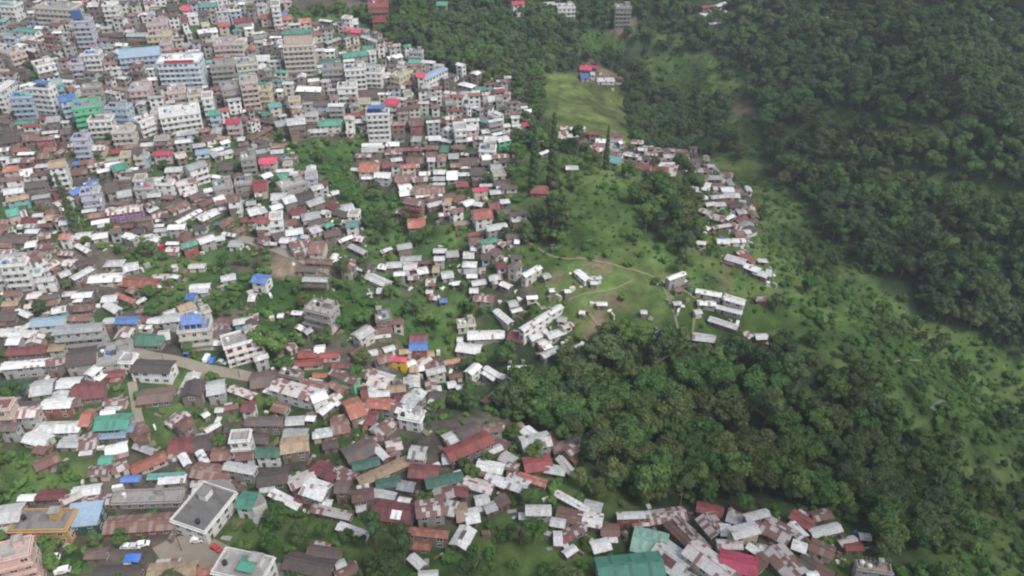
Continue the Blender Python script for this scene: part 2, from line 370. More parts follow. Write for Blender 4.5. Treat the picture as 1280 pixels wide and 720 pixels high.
# ---------------------------------------------------------------- buildings read off the photograph
# per block: x y width depth turn roof wall storeys form |words that single it out (landmarks only)
BLOCKS = {
(0,0): """
900 290 205 50 2 w i 6 f|big pale blue hotel block with red roof band
700 256 205 48 5 L b 3 g|long building under a pale blue roof
410 98 92 30 2 C l 6 f|tall lilac tower with blue panel on top
135 145 112 42 -5 G W 3 g|white block with pale green roof
215 312 100 38 12 C W 4 f
385 308 70 30 3 C l 3 f
462 262 82 30 2 B W 4 f
215 432 92 36 -5 B W 5 f|white lilac block with blue roof terrace
110 475 112 36 3 G b 4 f|blue block with green roof by the photo's edge
330 482 100 40 12 B b 4 g|pale blue block with bright blue roof
430 515 145 46 8 C G 4 f|bright green painted block
285 410 50 30 10 C t 4 f
592 528 112 38 -2 C b 4 f|blue violet painted block
700 430 100 48 4 C p 3 f
895 550 200 46 8 w W 4 f|long white flat roofed block with many windows
715 590 80 38 20 C W 3 f
505 588 124 40 3 C W 3 f
617 645 110 40 3 C c 3 f
1165 598 82 32 4 P p 3 g|pink block with hot pink roof
880 655 100 48 10 w W 1 g
1125 205 115 40 4 C p 4 f
1195 212 52 26 0 C c 4 f
785 108 106 34 5 C p 3 f
795 168 120 30 3 C y 3 f
690 170 112 30 0 g n 3 g
560 172 134 28 -3 d n 1 g
1110 312 122 36 4 C k 4 f
1232 305 112 40 6 C c 3 f
1240 395 90 42 6 C o 5 f
1155 425 112 36 8 C k 4 f
880 448 92 34 6 C o 3 f
975 462 80 34 6 C c 3 f
1034 475 54 34 6 C W 4 f
1035 150 105 30 8 w W 2 g
350 228 110 36 0 d n 1 g
232 175 84 26 -4 R n 2 g
80 352 130 40 0 d n 1 g
400 402 172 40 -4 d k 2 g
30 20 124 50 -3 T W 3 f
290 28 180 44 -3 C c 4 f
550 18 70 26 2 w W 4 f
470 20 60 30 2 g n 3 g
130 605 110 24 4 G W 1 g
1070 555 62 32 6 G b 3 g
60 690 90 40 8 d n 1 g
160 680 90 40 8 r n 1 g
20 600 80 44 -8 d n 2 g
402 682 80 38 3 C l 4 f
932 35 50 30 4 P p 2 g
1210 92 100 24 6 R k 3 g
830 205 52 36 4 C p 3 f
1115 118 60 24 6 O o 2 g
50 248 84 34 -20 C o 3 f
60 110 80 30 0 r n 1 g
620 440 100 30 -8 A c 2 g
560 455 60 34 -12 g W 2 g
455 430 100 26 4 C k 3 f
20 430 34 90 0 w W 4 f
860 30 60 40 6 d n 2 g
1010 60 60 30 6 d n 2 g
1240 130 60 30 6 w W 2 g
1040 20 90 24 4 T W 2 g
270 590 80 40 5 g n 2 g
330 650 60 40 5 d n 2 g
120 560 90 26 2 w W 1 g
""",
(1,0): """
210 212 150 34 3 C c 7 f|twin beige tower with green roofed top
490 268 130 30 8 G k 3 g|bright green roof above a row of white verandas
560 235 60 24 4 G k 2 g
370 300 120 30 2 D k 2 g
385 332 112 28 2 C k 4 f
492 330 108 28 4 C W 5 f|tall white block with veranda rows
582 350 108 36 -2 C W 3 f
455 425 100 28 2 C W 4 f|narrow white block full of windows
885 362 132 50 26 L W 3 g|cream hotel with pale blue gable roof
822 372 44 28 4 P c 4 g
800 302 74 28 -4 G W 2 g
690 280 80 30 12 w c 2 g
680 506 78 42 -2 P c 3 h|red hipped roof house with cream walls
607 556 118 28 2 B W 5 f|white four storey block with blue terrace
370 606 122 36 3 G c 2 g|bright emerald roofed hall beside white block
500 570 110 24 2 R c 1 g
495 600 100 24 3 w n 1 g
270 440 130 36 -2 w n 2 g
290 512 150 30 2 d b 2 g
200 600 100 40 6 g n 3 g
540 505 60 26 2 C y 2 f
600 515 50 28 2 g k 2 g
590 465 150 46 3 d k 1 g
610 14 104 46 2 R r 3 f|maroon four storey block among the forest
615 95 74 26 2 R r 2 g
930 14 60 22 0 G k 2 g
490 150 84 28 -4 P n 2 g
570 190 90 28 -20 g c 2 g
350 98 70 18 -6 w n 1 g
495 94 34 20 0 w W 1 g
60 78 84 26 4 O o 2 g
130 60 62 24 4 B W 2 g
96 20 44 30 4 C W 5 f
150 86 64 32 6 O o 2 g
26 14 50 24 0 g W 3 g
1055 420 80 34 -14 w g 1 h
1120 440 60 26 4 G r 2 g
1060 475 124 46 -3 g c 1 h
1185 488 64 38 4 g W 2 g
1000 452 90 36 -10 d n 1 g
1020 632 64 40 4 C W 3 f|narrow white tower house over white roofs
1060 690 90 26 8 w n 1 g
895 685 70 26 2 w n 1 g
955 697 60 24 -10 w n 1 g
800 690 60 30 0 g k 1 h
800 605 80 42 4 r r 2 g
850 585 60 30 0 D n 1 g
930 600 90 32 0 M n 1 g
1145 590 54 28 -20 P n 1 g
1235 688 74 38 10 g G 2 g
1245 622 50 24 8 w W 1 g
1170 690 70 36 0 g c 2 g
40 442 70 26 0 C y 3 f
190 492 60 22 4 C y 3 f|small bright yellow box house
30 412 50 26 0 G y 2 g
48 560 60 32 15 G n 1 g
90 520 70 30 10 T c 2 g
35 285 80 36 2 w W 2 g
130 610 80 36 10 g n 2 g
740 548 62 24 4 P n 2 g
725 362 80 34 28 C y 3 f
580 712 112 20 2 w n 1 g
25 330 60 26 4 w n 1 g
65 600 90 36 -10 d n 1 g
290 160 80 30 6 r c 2 g
380 200 80 30 20 g n 2 g
240 100 70 26 6 o c 2 g
40 650 80 34 30 r n 1 g
650 370 50 40 10 g k 2 g
760 410 50 26 0 r n 2 g
310 650 110 24 3 g k 1 g
240 665 60 26 8 d n 1 g
""",
(2,0): """
28 12 66 22 4 P W 3 g
268 28 92 24 2 g W 3 f
185 14 60 26 4 g c 2 g
370 334 66 26 -4 P n 1 g|crimson roofed shelter on the terraced field
412 332 46 20 -10 P n 1 g|red gabled hut next to the crimson shelter
362 376 48 30 2 B b 1 g|blue walled hut on the terraced field
402 368 26 20 0 w W 1 g
466 394 96 26 2 w W 1 g|white long shed on the terraced field
540 415 42 10 4 g n 1 m
100 350 48 14 2 g n 1 g
555 30 84 24 0 C k 5 f|unfinished concrete tower at the top of forest
975 28 64 24 6 R n 1 g
1050 16 70 30 20 w c 1 g
1045 60 60 24 8 s n 1 g
1015 112 72 18 6 w n 1 g
958 72 44 16 0 w n 1 g
76 615 62 26 4 P n 1 g
22 626 50 22 4 w n 1 g
20 660 72 26 12 w W 2 f|long white house with barred veranda
130 690 60 26 0 s n 1 g
90 660 60 28 10 r n 1 g
330 700 104 30 4 r n 1 g
250 703 60 18 -20 g n 1 g
""",
(3,0): """
550 400 46 20 3 w n 1 g|lone white roof deep in the dark forest
630 438 34 16 2 g n 1 g
1075 90 92 18 -2 w r 2 g|white roofed shed on bare red earth
1140 101 32 14 -10 w n 1 g
1225 85 46 14 -4 w n 1 g
330 65 46 16 2 w n 1 g
285 88 26 14 30 w n 1 g
372 96 40 12 -4 g n 1 g
370 20 40 14 4 s n 1 g
""",
(0,1): """
284 92 92 48 8 A W 4 g|tall white house with tan roof
56 118 84 38 6 o c 2 g
132 136 70 46 10 w W 2 g
484 12 104 40 2 s y 2 g
586 30 92 34 4 R n 1 g
710 58 62 28 4 C b 2 f
815 40 104 30 3 P p 2 g|pink house with wide crimson pink roof
595 110 90 42 14 G c 2 g|emerald roof in the white roofed quarter
655 122 80 28 4 w n 1 g
463 188 64 44 4 B n 1 g|blue tarped roof on the lilac house
870 122 92 34 3 w c 1 g
975 102 106 46 18 g W 3 g
1012 32 76 30 6 L W 1 g
1080 20 70 22 14 w n 1 g
1130 106 80 46 4 d n 1 g
1238 58 76 36 6 C k 3 f
720 205 94 38 4 C g 2 f|grey house with red roof terrace
620 164 90 44 4 C n 2 f
700 165 60 36 4 C c 2 f
625 322 176 36 8 s v 2 g|purple walled long house
602 290 104 40 -3 d n 1 g
60 333 74 44 14 G o 2 g|green roof at the lower end of a brick row
110 312 50 26 8 D n 1 g
190 351 60 28 6 w n 1 g
205 384 54 26 0 w n 1 g
85 264 124 28 10 A t 2 g|long teal walled house
205 256 100 24 8 g n 2 g
70 228 110 34 8 w W 2 g
180 196 114 46 6 d n 2 g
312 280 100 40 24 s g 2 g
445 326 82 20 8 w n 1 g
450 230 96 38 6 C l 3 f
468 276 88 26 8 w l 2 g
328 456 60 46 0 O W 2 g|orange rust gable roof over white walls
222 452 74 40 8 s n 1 g
415 450 92 40 6 w n 1 g
500 452 88 36 8 w c 1 g
80 468 150 66 0 d n 1 g
30 500 70 40 0 r n 1 g
70 588 130 36 4 C W 4 f|white lattice fronted block
35 555 76 36 0 g W 2 g
168 560 70 62 30 r W 3 g|steep rust roof beside white lattice block
180 640 60 40 6 T W 2 f
570 590 104 44 2 g k 1 h
652 608 88 42 12 g k 1 g
320 642 64 34 20 w n 1 g
405 640 124 36 28 g n 2 g|dark timber house with slanting grey roof
530 662 172 54 3 w c 1 g|wide white roof behind the orange rust roof
690 685 200 66 -4 O n 1 g|wide orange rust patched roof
806 662 108 40 3 s n 1 g|red and white striped roof by the trees
985 604 92 30 2 w c 1 g
870 604 30 18 0 w W 1 g
876 656 40 24 -10 w n 1 g
1000 705 112 34 4 w n 1 g
1140 662 82 34 10 g b 1 g
940 356 148 30 28 w c 1 g|narrow slanting white roof above the wood
1040 348 124 52 26 w n 1 g
884 408 94 34 2 w g 2 g
1122 388 84 50 32 r n 1 g
1168 262 72 44 6 r W 3 g
1252 372 96 30 2 R k 1 g
1264 330 60 46 14 w n 2 g
1092 266 62 34 16 w n 1 g
1040 282 108 40 26 r n 1 g
888 306 110 44 24 r c 1 g
800 348 84 34 10 s n 1 g
1028 470 90 38 18 w k 2 g
1092 466 70 30 10 w k 1 g
1146 446 74 26 -8 w n 1 g
770 456 58 22 -18 w n 1 g
862 488 70 20 0 w n 1 g
794 402 56 18 4 w n 1 g
925 184 112 36 14 s W 2 g
1080 158 58 26 -8 w n 1 g
1112 200 96 50 10 C k 2 f
1216 184 84 40 4 C k 2 f
222 52 66 44 4 r n 1 g
80 60 124 40 0 d n 1 g
1262 190 40 70 20 d n 1 g
640 402 64 26 4 r n 1 g
500 380 100 22 10 w n 1 g
480 350 90 30 8 r n 1 g
560 210 70 60 10 d k 2 g
20 380 60 40 0 r n 1 g
770 250 80 28 4 w n 1 g
1200 30 80 40 10 d n 1 g
620 240 80 40 10 g n 2 g
760 320 60 24 24 w n 1 g
1190 425 70 36 20 r n 1 g
400 130 90 40 8 r n 1 g
410 515 80 36 -30 w n 1 g
330 540 80 36 -6 s n 1 g
840 260 60 30 -4 r n 1 g
940 240 70 28 20 s n 1 g
250 20 70 30 6 r n 1 g
100 20 90 30 2 o y 2 g
260 330 80 36 14 r n 1 g
100 345 70 40 14 s o 1 g
690 25 60 40 4 d c 3 g
630 50 60 30 6 C y 2 f
900 50 60 40 12 s n 2 g
""",
(1,1): """
60 77 92 38 3 P c 2 g|hot pink roof uphill of the green roof
135 157 78 38 2 G k 1 g|jade green roof beside the lilac house
178 192 140 46 16 C k 2 f
275 152 60 38 6 C l 2 f|small lilac and white terraced house
115 256 84 44 2 w n 1 g
232 262 110 70 14 d n 1 g|big dark brown roof on the slope
160 270 70 50 16 g n 2 g
272 354 102 42 10 g c 1 h
212 334 84 36 4 M n 1 g
372 302 82 52 -28 M c 1 g
450 312 78 42 12 g c 1 g
347 335 36 40 -20 w W 1 g
405 380 62 26 -4 w n 1 g
480 394 72 34 4 T W 2 g|teal roofed white two storey house
36 374 80 38 0 R W 3 g
98 356 64 36 6 C W 3 f
190 432 96 36 8 w W 1 g|bright white roofs over a white wall
246 457 40 26 -6 w W 1 g
212 494 90 52 16 s W 2 g
112 450 80 66 20 d n 1 g
380 440 92 36 10 d n 1 g
448 468 84 24 22 w n 1 g
512 468 62 40 -10 s n 1 g
508 520 96 36 -26 g n 1 g
308 510 84 74 0 r c 2 g|rust roofed house above the winding road
320 582 140 36 -4 r n 1 g
78 492 60 16 0 w n 1 g
385 565 56 36 60 w n 1 g
28 470 60 50 26 s n 1 g
295 671 134 28 -2 g n 2 g|grey veranda house below the winding road
608 672 130 54 -24 w c 1 g|large pale roof pointing down the valley
25 668 84 62 -8 B W 2 g|bright blue roofed house in the trees
570 24 92 28 2 g n 1 g
688 38 100 26 2 s n 1 g
600 8 92 18 0 w c 1 g
566 110 100 60 -2 O c 2 g|rust red gabled house at the meadow edge
634 150 88 36 -2 w l 2 g|violet walled house under a pale roof
664 100 78 36 2 M n 1 g
742 166 104 40 4 r n 1 g
745 212 70 42 8 w n 1 g
843 140 60 22 2 w c 1 g
918 134 66 26 0 g n 1 g
917 165 68 24 0 g n 1 g
916 190 68 14 0 w n 1 g
940 18 54 40 0 D t 1 h|dark green dome shaped roof
878 48 64 34 2 r n 1 g
988 54 56 32 2 g n 1 g
1045 45 42 16 -8 w n 1 g
1060 82 104 44 2 d n 1 g
1120 220 82 24 8 P o 2 g|coral roofed house with orange wall
1060 290 60 44 20 w n 1 g
1112 292 54 28 -10 w n 1 g
1130 345 100 60 8 O W 2 g|rust gabled white house near two pale roofs
1196 234 60 26 4 g n 1 g
1030 194 70 34 2 M n 1 g
1152 200 74 16 2 w n 1 g
1210 138 64 40 6 C c 2 f
1158 18 84 36 -2 C W 2 f|white house with a blue tank on top
1008 262 74 44 24 r n 1 g
955 285 50 40 0 A c 2 h
792 276 100 44 -10 s r 3 g|lone three storey brick house above the gully
744 345 82 34 -16 s n 1 g
802 390 96 54 4 O n 2 g|patched red roof at the head of the gully
1202 408 114 38 10 w k 2 g
1164 478 92 30 12 G W 2 g|emerald roof next to a striped red roof
1230 487 50 40 -30 s n 1 g
648 524 62 24 24 w n 1 g
740 505 82 34 10 g n 2 g
774 566 112 30 2 g n 1 g
690 598 84 34 4 w n 1 g
772 606 80 40 4 s n 1 g
830 628 60 40 10 w n 1 g
716 642 60 24 2 w k 2 g
786 660 60 34 4 s n 1 g
874 680 54 46 0 s n 2 g
635 606 50 34 -10 w n 1 g
920 528 72 26 0 w n 1 g
980 542 70 40 4 g n 1 g
916 566 60 26 2 w g 2 g|bright white square roof on grey walls
956 648 66 38 8 w g 1 g
1064 550 60 40 0 g n 1 g
1068 596 80 34 -2 g k 1 h
1076 628 82 30 4 g n 1 g
1115 684 82 30 8 w n 1 g
1196 662 72 34 8 w n 1 g
1002 690 50 22 4 w n 1 g
1250 700 60 34 -24 w n 1 g
1132 622 36 40 0 s n 1 g
862 222 160 46 4 r n 1 g
800 76 104 40 2 r n 1 g
880 12 70 24 0 r n 1 g
500 120 54 20 -4 w n 1 g
560 168 70 12 0 w n 1 g
780 105 80 24 4 s n 1 g
720 20 80 20 2 r n 1 g
540 55 90 24 2 s n 1 g
700 70 60 24 10 w n 1 g
980 150 60 50 2 w k 1 g
1100 130 70 40 4 d n 1 g
820 170 80 30 4 s n 1 g
880 265 70 40 14 s k 1 g
1190 300 60 40 6 M n 1 g
1000 100 60 24 2 r n 1 g
1040 145 60 20 2 w n 1 g
170 385 70 40 10 r n 1 g
290 420 60 50 20 g c 1 g
290 290 90 50 20 g n 1 g
20 325 50 50 20 w k 1 g
20 200 80 60 6 R o 2 g
410 585 60 30 50 w n 1 g
1080 655 60 24 0 w n 1 g
1160 60 70 30 4 w n 1 g
740 640 60 30 4 g n 1 g
850 585 90 22 2 r n 1 g
900 620 40 40 0 A c 1 g
""",
(2,1): """
98 630 104 36 28 w c 2 g|white roofed house at the meadow's west end
168 652 40 40 20 g n 1 g
352 650 80 38 -40 w W 1 g|bright white roof on the bare knoll
420 660 62 20 4 w W 1 g
410 690 40 14 0 w n 1 g
822 652 98 30 20 w k 2 g|grey walled two storey house on the knoll
950 488 56 20 -6 w c 1 g
1054 478 66 30 -2 w k 1 g
1120 476 104 28 2 w W 1 g|long white roofed house low in the ridge row
898 184 62 34 -14 w c 1 g|topmost white shed of the ridge row
894 218 86 28 -4 w n 1 g
968 205 56 46 -10 w W 1 g
1017 218 26 20 0 w W 1 g
1086 250 62 34 -2 w W 2 g|square white house east of the ridge row
948 262 62 26 6 w n 1 g
1030 298 78 28 4 w c 1 g
968 326 60 30 -20 s n 1 g
1022 360 104 36 -14 s n 1 g
1090 355 50 26 28 w n 1 g
1060 402 124 24 10 s n 1 g
978 415 34 24 -20 w n 1 g
1145 334 50 36 8 g b 2 g
990 290 50 26 10 s n 1 g
1120 570 112 36 -16 w n 1 g
1178 560 90 36 -30 O n 1 g|red rust roof in the lower ridge row
1200 612 94 36 -22 w n 1 g
1246 645 80 34 -18 w n 1 g
1255 575 52 22 -4 w n 1 g
1150 530 60 20 10 s n 1 g
645 108 108 42 -10 R c 1 g|red roof row along the ridge top
735 126 84 50 -4 R n 1 g
795 125 72 66 -8 s r 1 g
762 98 80 24 0 w n 1 g
582 68 76 24 -6 w g 1 g
510 72 76 44 -14 T k 1 g
420 28 66 44 20 s n 1 g
372 8 80 24 -4 s n 1 g
138 222 100 46 -2 M r 1 h|maroon hut under the tall cypress pair
160 36 50 16 24 w n 1 g
300 112 70 24 0 g n 1 g
24 480 20 24 0 w n 1 g
""",
(3,1): """
4 640 34 40 -10 w n 1 g
""",
(0,2): """
245 160 176 58 4 L W 2 g|pale blue grey roof behind the school block
390 196 250 52 5 g g 3 g|long grey three storey school block
85 222 190 50 -2 w k 1 g
130 180 100 20 34 w n 1 g
635 154 122 50 0 B k 2 g|deep blue roof of a small corner house
718 150 54 50 -10 r n 1 g
722 188 76 20 0 w W 1 g
738 252 160 70 -2 D k 1 h|dark green hipped roof above the road
972 184 156 58 6 B c 3 f|cream three storey house under a blue roof
1140 160 104 48 -8 r n 1 g
1205 158 90 34 10 w t 2 g
1205 245 180 50 16 C W 3 f|white house with red window surrounds
572 322 160 86 12 g k 2 f|grey roof with a dark square opening
640 350 50 60 56 w W 2 f
430 330 180 90 8 d k 2 g
135 306 190 48 4 M n 2 g
284 290 80 44 4 A c 2 g
130 372 232 44 5 w g 2 g|broad pale roof over long grey wall
345 466 112 58 4 w k 1 g
212 490 110 80 8 g k 1 g
448 500 158 96 6 M n 1 g|large maroon roof among grey roofs
560 420 110 40 6 M n 1 g
284 572 144 56 3 w r 2 g|white roof over a dark red wall
72 480 130 66 2 D k 1 g
8 400 60 40 0 w k 1 g
120 572 124 30 2 d o 2 g
14 578 80 60 4 s o 3 f|salmon block at the left picture edge
574 560 108 42 3 s c 1 g
565 662 164 86 3 G n 1 g|large emerald green roof near the stairs
538 612 74 26 8 w n 1 g
436 640 50 96 0 O n 1 g
285 690 224 66 2 g k 1 h|long dull grey hipped roof
762 385 190 74 -2 d W 2 g|black brown roof with white dormer wall
780 530 172 76 6 d n 1 g
965 500 80 100 70 d n 2 g|dark narrow gable below the road
1078 490 90 68 10 g k 2 g
885 650 114 38 34 s n 1 g
1210 515 124 44 -20 s n 1 g|timber toned striped roof by the road bend
1024 626 34 20 30 w n 1 g
1095 602 42 20 4 w n 1 g
1190 690 130 50 4 d n 1 g
40 130 112 80 4 d n 1 g
112 118 84 22 -24 w n 1 g
420 92 110 44 4 r n 1 g
545 42 84 44 4 w c 1 g
560 92 80 56 -30 w k 1 g
622 44 114 36 -22 O n 1 g|orange rust roof slanting beside white roofs
410 28 110 36 4 w n 1 g
292 100 80 38 10 w t 2 g
240 70 80 30 10 r n 1 g
346 20 76 30 6 w n 1 g
462 404 70 44 40 w W 2 g
995 8 100 30 4 w b 1 g
955 34 50 50 0 B b 1 g|royal blue tarp covered shack
1262 40 40 50 0 g n 1 g
60 20 90 40 4 r c 1 g
170 30 80 40 6 s c 1 g
50 70 90 36 4 A n 1 g
150 80 70 30 10 s c 1 g
820 230 60 50 10 w n 1 g
850 120 70 40 20 w c 1 g
990 118 120 34 20 C c 2 f
1150 590 80 26 10 r n 1 g
1060 690 80 24 30 w n 1 g
700 60 60 16 30 w n 1 g
380 560 60 60 10 d n 1 g
640 690 60 50 0 L n 1 g
700 700 60 70 -50 r n 1 g
""",
(1,2): """
328 94 136 78 -14 C k 3 f|unfinished concrete house with pink lower wall
205 118 60 24 -4 w n 1 g
222 192 40 24 -30 w n 1 g
264 172 60 30 -24 g n 1 g
258 210 40 30 30 g n 1 g
122 132 26 22 0 w n 1 g
170 288 46 44 30 s p 1 g
264 366 136 34 4 R c 1 g|red twin roof beside the banana trees
256 326 90 36 2 R n 1 g
366 328 100 28 2 R W 1 g
430 382 100 26 -2 M n 1 g
318 298 54 40 6 w W 1 g
40 450 130 76 8 d n 1 g
190 500 210 76 -16 s W 2 g|long rust and white striped roof house
300 478 130 44 -10 r n 1 g
442 436 132 48 -24 s G 2 g|pale curved roof with a green gable
410 486 80 50 -30 r n 1 g
636 434 112 34 -16 w n 1 g
560 412 70 40 30 s n 1 g
574 490 96 22 -12 w n 1 g
610 524 112 30 4 w n 1 g
540 515 36 70 10 M W 1 g
715 352 74 26 -4 P Y 2 g|yellow walled house with coral roof
790 404 44 28 0 A Y 2 m|tall yellow wall house by the garden
812 282 88 44 2 B r 2 g|blue sheet roof on red walls
645 345 80 40 14 r n 1 g
745 305 60 24 6 A c 1 g
970 364 96 26 10 O n 1 g|long low orange rust roof in the garden
905 378 84 34 16 s n 1 g
832 360 80 36 30 s n 1 g
770 365 50 30 24 w n 1 g
490 592 84 96 20 O n 2 g
538 618 50 110 -14 g n 1 g
575 640 50 80 -10 M n 1 g
620 572 124 52 -4 O n 2 g|big brick red roof by the grey terraces
692 588 94 60 -20 s W 2 g|red and white streaked roof with white wall
780 630 104 54 -12 w W 2 f|white flat roofed house with stepped roofs
744 612 80 40 -20 w W 2 g
640 692 110 60 40 s k 1 g
978 476 44 32 10 w n 1 g
886 564 44 28 -20 w n 1 g
1016 490 24 16 0 w n 1 g
1190 694 100 40 10 s n 1 g
1182 412 84 28 -32 w k 1 g
1250 450 80 28 -22 w k 1 g|pale lean roof at the wood's edge
1186 532 116 40 38 r n 1 g|narrow rust roof slanting into the trees
1150 226 176 42 2 w k 1 g|broad pale barn roof on the terrace
1066 304 114 50 -8 w k 1 g
1050 172 90 36 6 C c 1 f
1020 250 30 24 0 w W 1 g
1236 134 108 40 -40 w k 1 g|narrow white roof slanting down the terrace
1140 44 110 44 -4 s k 1 g
1090 10 50 30 0 w n 1 g
936 56 44 26 4 B n 1 g
888 42 44 34 -4 s n 1 g
868 8 40 30 0 s n 1 g
622 8 40 34 0 g n 1 g
40 660 176 48 0 d n 2 g
194 656 92 44 4 w n 1 g|white end of a long dark brown roof
272 644 46 28 -4 w n 1 g
74 516 60 30 -20 w n 1 g
348 596 80 36 40 w n 1 g
310 530 80 50 20 w W 2 g
390 540 60 40 30 s n 1 g
420 680 90 80 10 r n 1 g
500 300 70 24 30 s n 1 g
560 320 90 30 10 g n 1 g
320 430 70 24 0 O n 1 g
820 395 40 30 10 w n 1 g
870 330 40 30 10 A r 1 g
""",
(2,2): """
148 134 236 36 31 w W 2 g|long double storey barrack under a slanting roof
130 232 94 42 24 w k 1 g
216 218 84 40 20 w k 1 g
252 140 54 30 -8 g g 1 g
24 250 84 50 -10 M n 1 g
192 318 92 36 26 w n 1 g
262 292 66 32 22 w n 1 g|brightest white shed at the barrack's foot
332 284 36 18 20 w n 1 g
276 180 60 34 20 s c 1 g
160 270 60 34 20 s p 1 g
22 106 60 20 14 w n 1 g
38 400 110 36 2 w n 1 g
100 40 60 20 4 w c 1 g
4 70 50 40 10 g k 1 g
985 18 142 26 -10 w c 1 g|upper grey roof of the knoll compound
974 68 102 28 -4 w k 1 g
1114 50 120 36 -16 w g 2 g|pale gable end house of the knoll compound
1088 102 146 24 -14 w k 1 g
1058 168 154 30 -18 w n 1 g|lone slanting grey shed below the compound
930 112 40 32 10 w c 1 g
962 242 112 38 -8 w n 1 g|white shed with a ridge line below the compound
1248 236 60 32 2 w r 1 g|white shed on the red earth bench
1250 46 70 34 -2 s n 1 g
1180 232 44 36 -30 s n 1 g
1206 296 20 24 0 w n 1 g
450 72 58 15 0 w n 1 g|small white shed alone on the meadow
660 113 36 16 0 w n 1 g
352 116 30 14 -10 w n 1 g
488 206 26 14 -20 w n 1 g
516 220 24 18 -30 w n 1 g
636 214 32 30 -20 w n 1 g
672 231 44 12 -2 w n 1 g
826 70 44 18 6 w n 1 g
200 2 30 10 4 w n 1 g
278 4 30 10 4 w n 1 g
836 2 50 20 4 r n 1 g
""",
(0,3): """
212 440 262 110 1 E q 2 f|flat dark roofed hall with ochre wall
420 412 160 110 6 L D 2 m|pale blue mono pitch roof with green eaves
1020 372 235 160 50 E W 2 f|large white curved block with grey roof
580 76 110 50 14 w c 1 g
528 130 70 50 4 G n 1 g
592 168 90 46 24 s c 1 g
740 146 184 50 24 O o 1 g|brick coloured roof behind a pale ledge
828 212 176 30 3 T n 1 g|thin teal roof strip
860 230 130 44 4 w k 1 g
652 224 96 36 2 B n 1 g|blue tarpaulin roof over grey ruins
430 284 140 54 8 w n 1 g
350 322 110 40 24 s n 1 g
255 306 130 60 2 M n 1 g|flat maroon roof uphill of the ochre hall
480 334 130 56 4 s n 1 g
130 320 80 26 2 w n 1 g
740 320 320 60 2 C k 1 f|wide bare concrete slab house
700 448 330 90 4 r r 1 g|very wide faded rust roof
30 400 150 100 8 w k 2 g
40 590 215 80 14 C s 4 f|salmon pink apartment block with many windows
1235 335 84 90 -6 G W 2 g|green annexe of the white curved block
1215 665 230 80 -12 C W 3 f|white block with a jade roof terrace
590 692 230 70 2 d n 1 g
860 680 230 76 4 A n 1 g
1010 690 90 40 0 O n 1 g
480 600 104 60 2 d n 1 g
1200 172 150 50 -10 w k 2 g|white wing shaped roofs
1060 195 180 90 -10 r n 1 g
905 60 120 80 4 M n 1 g
1010 50 110 80 8 d n 1 g
1200 18 90 50 4 C W 3 f
1250 92 60 40 4 G n 1 g
1110 100 100 70 4 r n 1 g
350 44 100 60 0 g k 1 g
440 40 86 80 6 s n 1 g
230 140 130 50 24 r n 1 g
1010 120 70 16 -60 w n 1 g
920 130 60 16 -60 w n 1 g
1010 250 110 30 4 s n 1 g
1150 262 130 26 -10 r n 1 g
690 20 90 60 -50 r n 1 g
720 80 100 40 -20 g n 1 g
560 10 130 30 4 L n 1 g
200 80 60 50 -10 r n 1 g
""",
(1,3): """
192 56 136 76 8 A n 2 g|domed tan roof on dark timber frame
60 96 116 50 2 D W 2 g|lilac white two storey house with dark green roof
146 330 154 50 -27 w k 1 g|bright white curved roof above the bushes
300 278 116 100 -18 w k 2 g
238 322 80 54 -10 M n 1 g
376 392 196 46 -12 s n 1 g|long ribbed pink grey roof
348 344 60 30 -4 w n 1 g
350 188 120 80 -26 M n 1 g
440 205 100 70 -24 s n 1 g
226 230 134 60 24 s n 1 g
82 216 150 84 8 d n 1 g
520 84 160 90 24 d n 1 g
620 94 86 34 -46 w n 1 g|steep narrow white roof amid dark roofs
548 152 134 46 14 D n 1 g
640 186 260 52 24 A n 1 g|long tan brown roof slanting uphill
660 246 120 50 10 D n 1 g
808 96 80 66 -6 w k 2 g|grey white cottage above the tan roof
1062 62 224 76 24 R n 2 g|large bright red gable roof
840 190 144 70 -4 M n 1 g
942 234 184 52 12 D n 1 g|dull green ribbed roof
1172 166 130 56 -12 w n 1 g
1112 258 146 60 -16 s n 1 g
1180 88 100 36 24 w n 1 g
690 388 206 108 -8 M n 1 g|broad maroon roof with two skylights
640 306 110 46 -12 w n 1 g
870 372 140 84 8 s k 2 g
972 372 60 76 -10 w n 1 g
1080 412 70 74 10 w n 1 g
1028 392 60 90 8 A n 1 g
938 300 96 60 16 s n 1 g
1130 330 70 50 10 w n 1 g
848 494 214 40 -6 O n 2 g|salmon red ridge roof pair
808 552 130 56 -4 O n 1 g
1034 520 108 84 60 w n 1 g|pale roof with dark open strip
486 487 158 48 -20 w n 1 g|lone mossy white roof in the bushes
536 280 60 50 14 w W 1 g
802 640 80 50 -42 w n 1 g
860 704 96 40 4 w n 1 g
265 656 230 100 -12 d n 1 g|large black brown roof amid bushes
340 590 160 56 -8 d n 1 g
450 690 120 56 24 s n 1 g
420 652 54 36 24 w n 1 g
750 264 80 50 -10 g n 1 g
576 30 100 30 10 s n 1 g
690 60 80 50 10 s k 1 g
1020 290 80 50 -10 M n 1 g
1220 240 70 50 -20 w n 1 g
1180 220 60 40 -20 w n 1 g
740 340 60 40 -10 w n 1 g
960 120 60 50 4 g n 1 g
1260 130 70 60 -30 s n 1 g
1170 370 60 50 20 g n 1 g
1225 60 70 50 -20 s n 1 g
""",
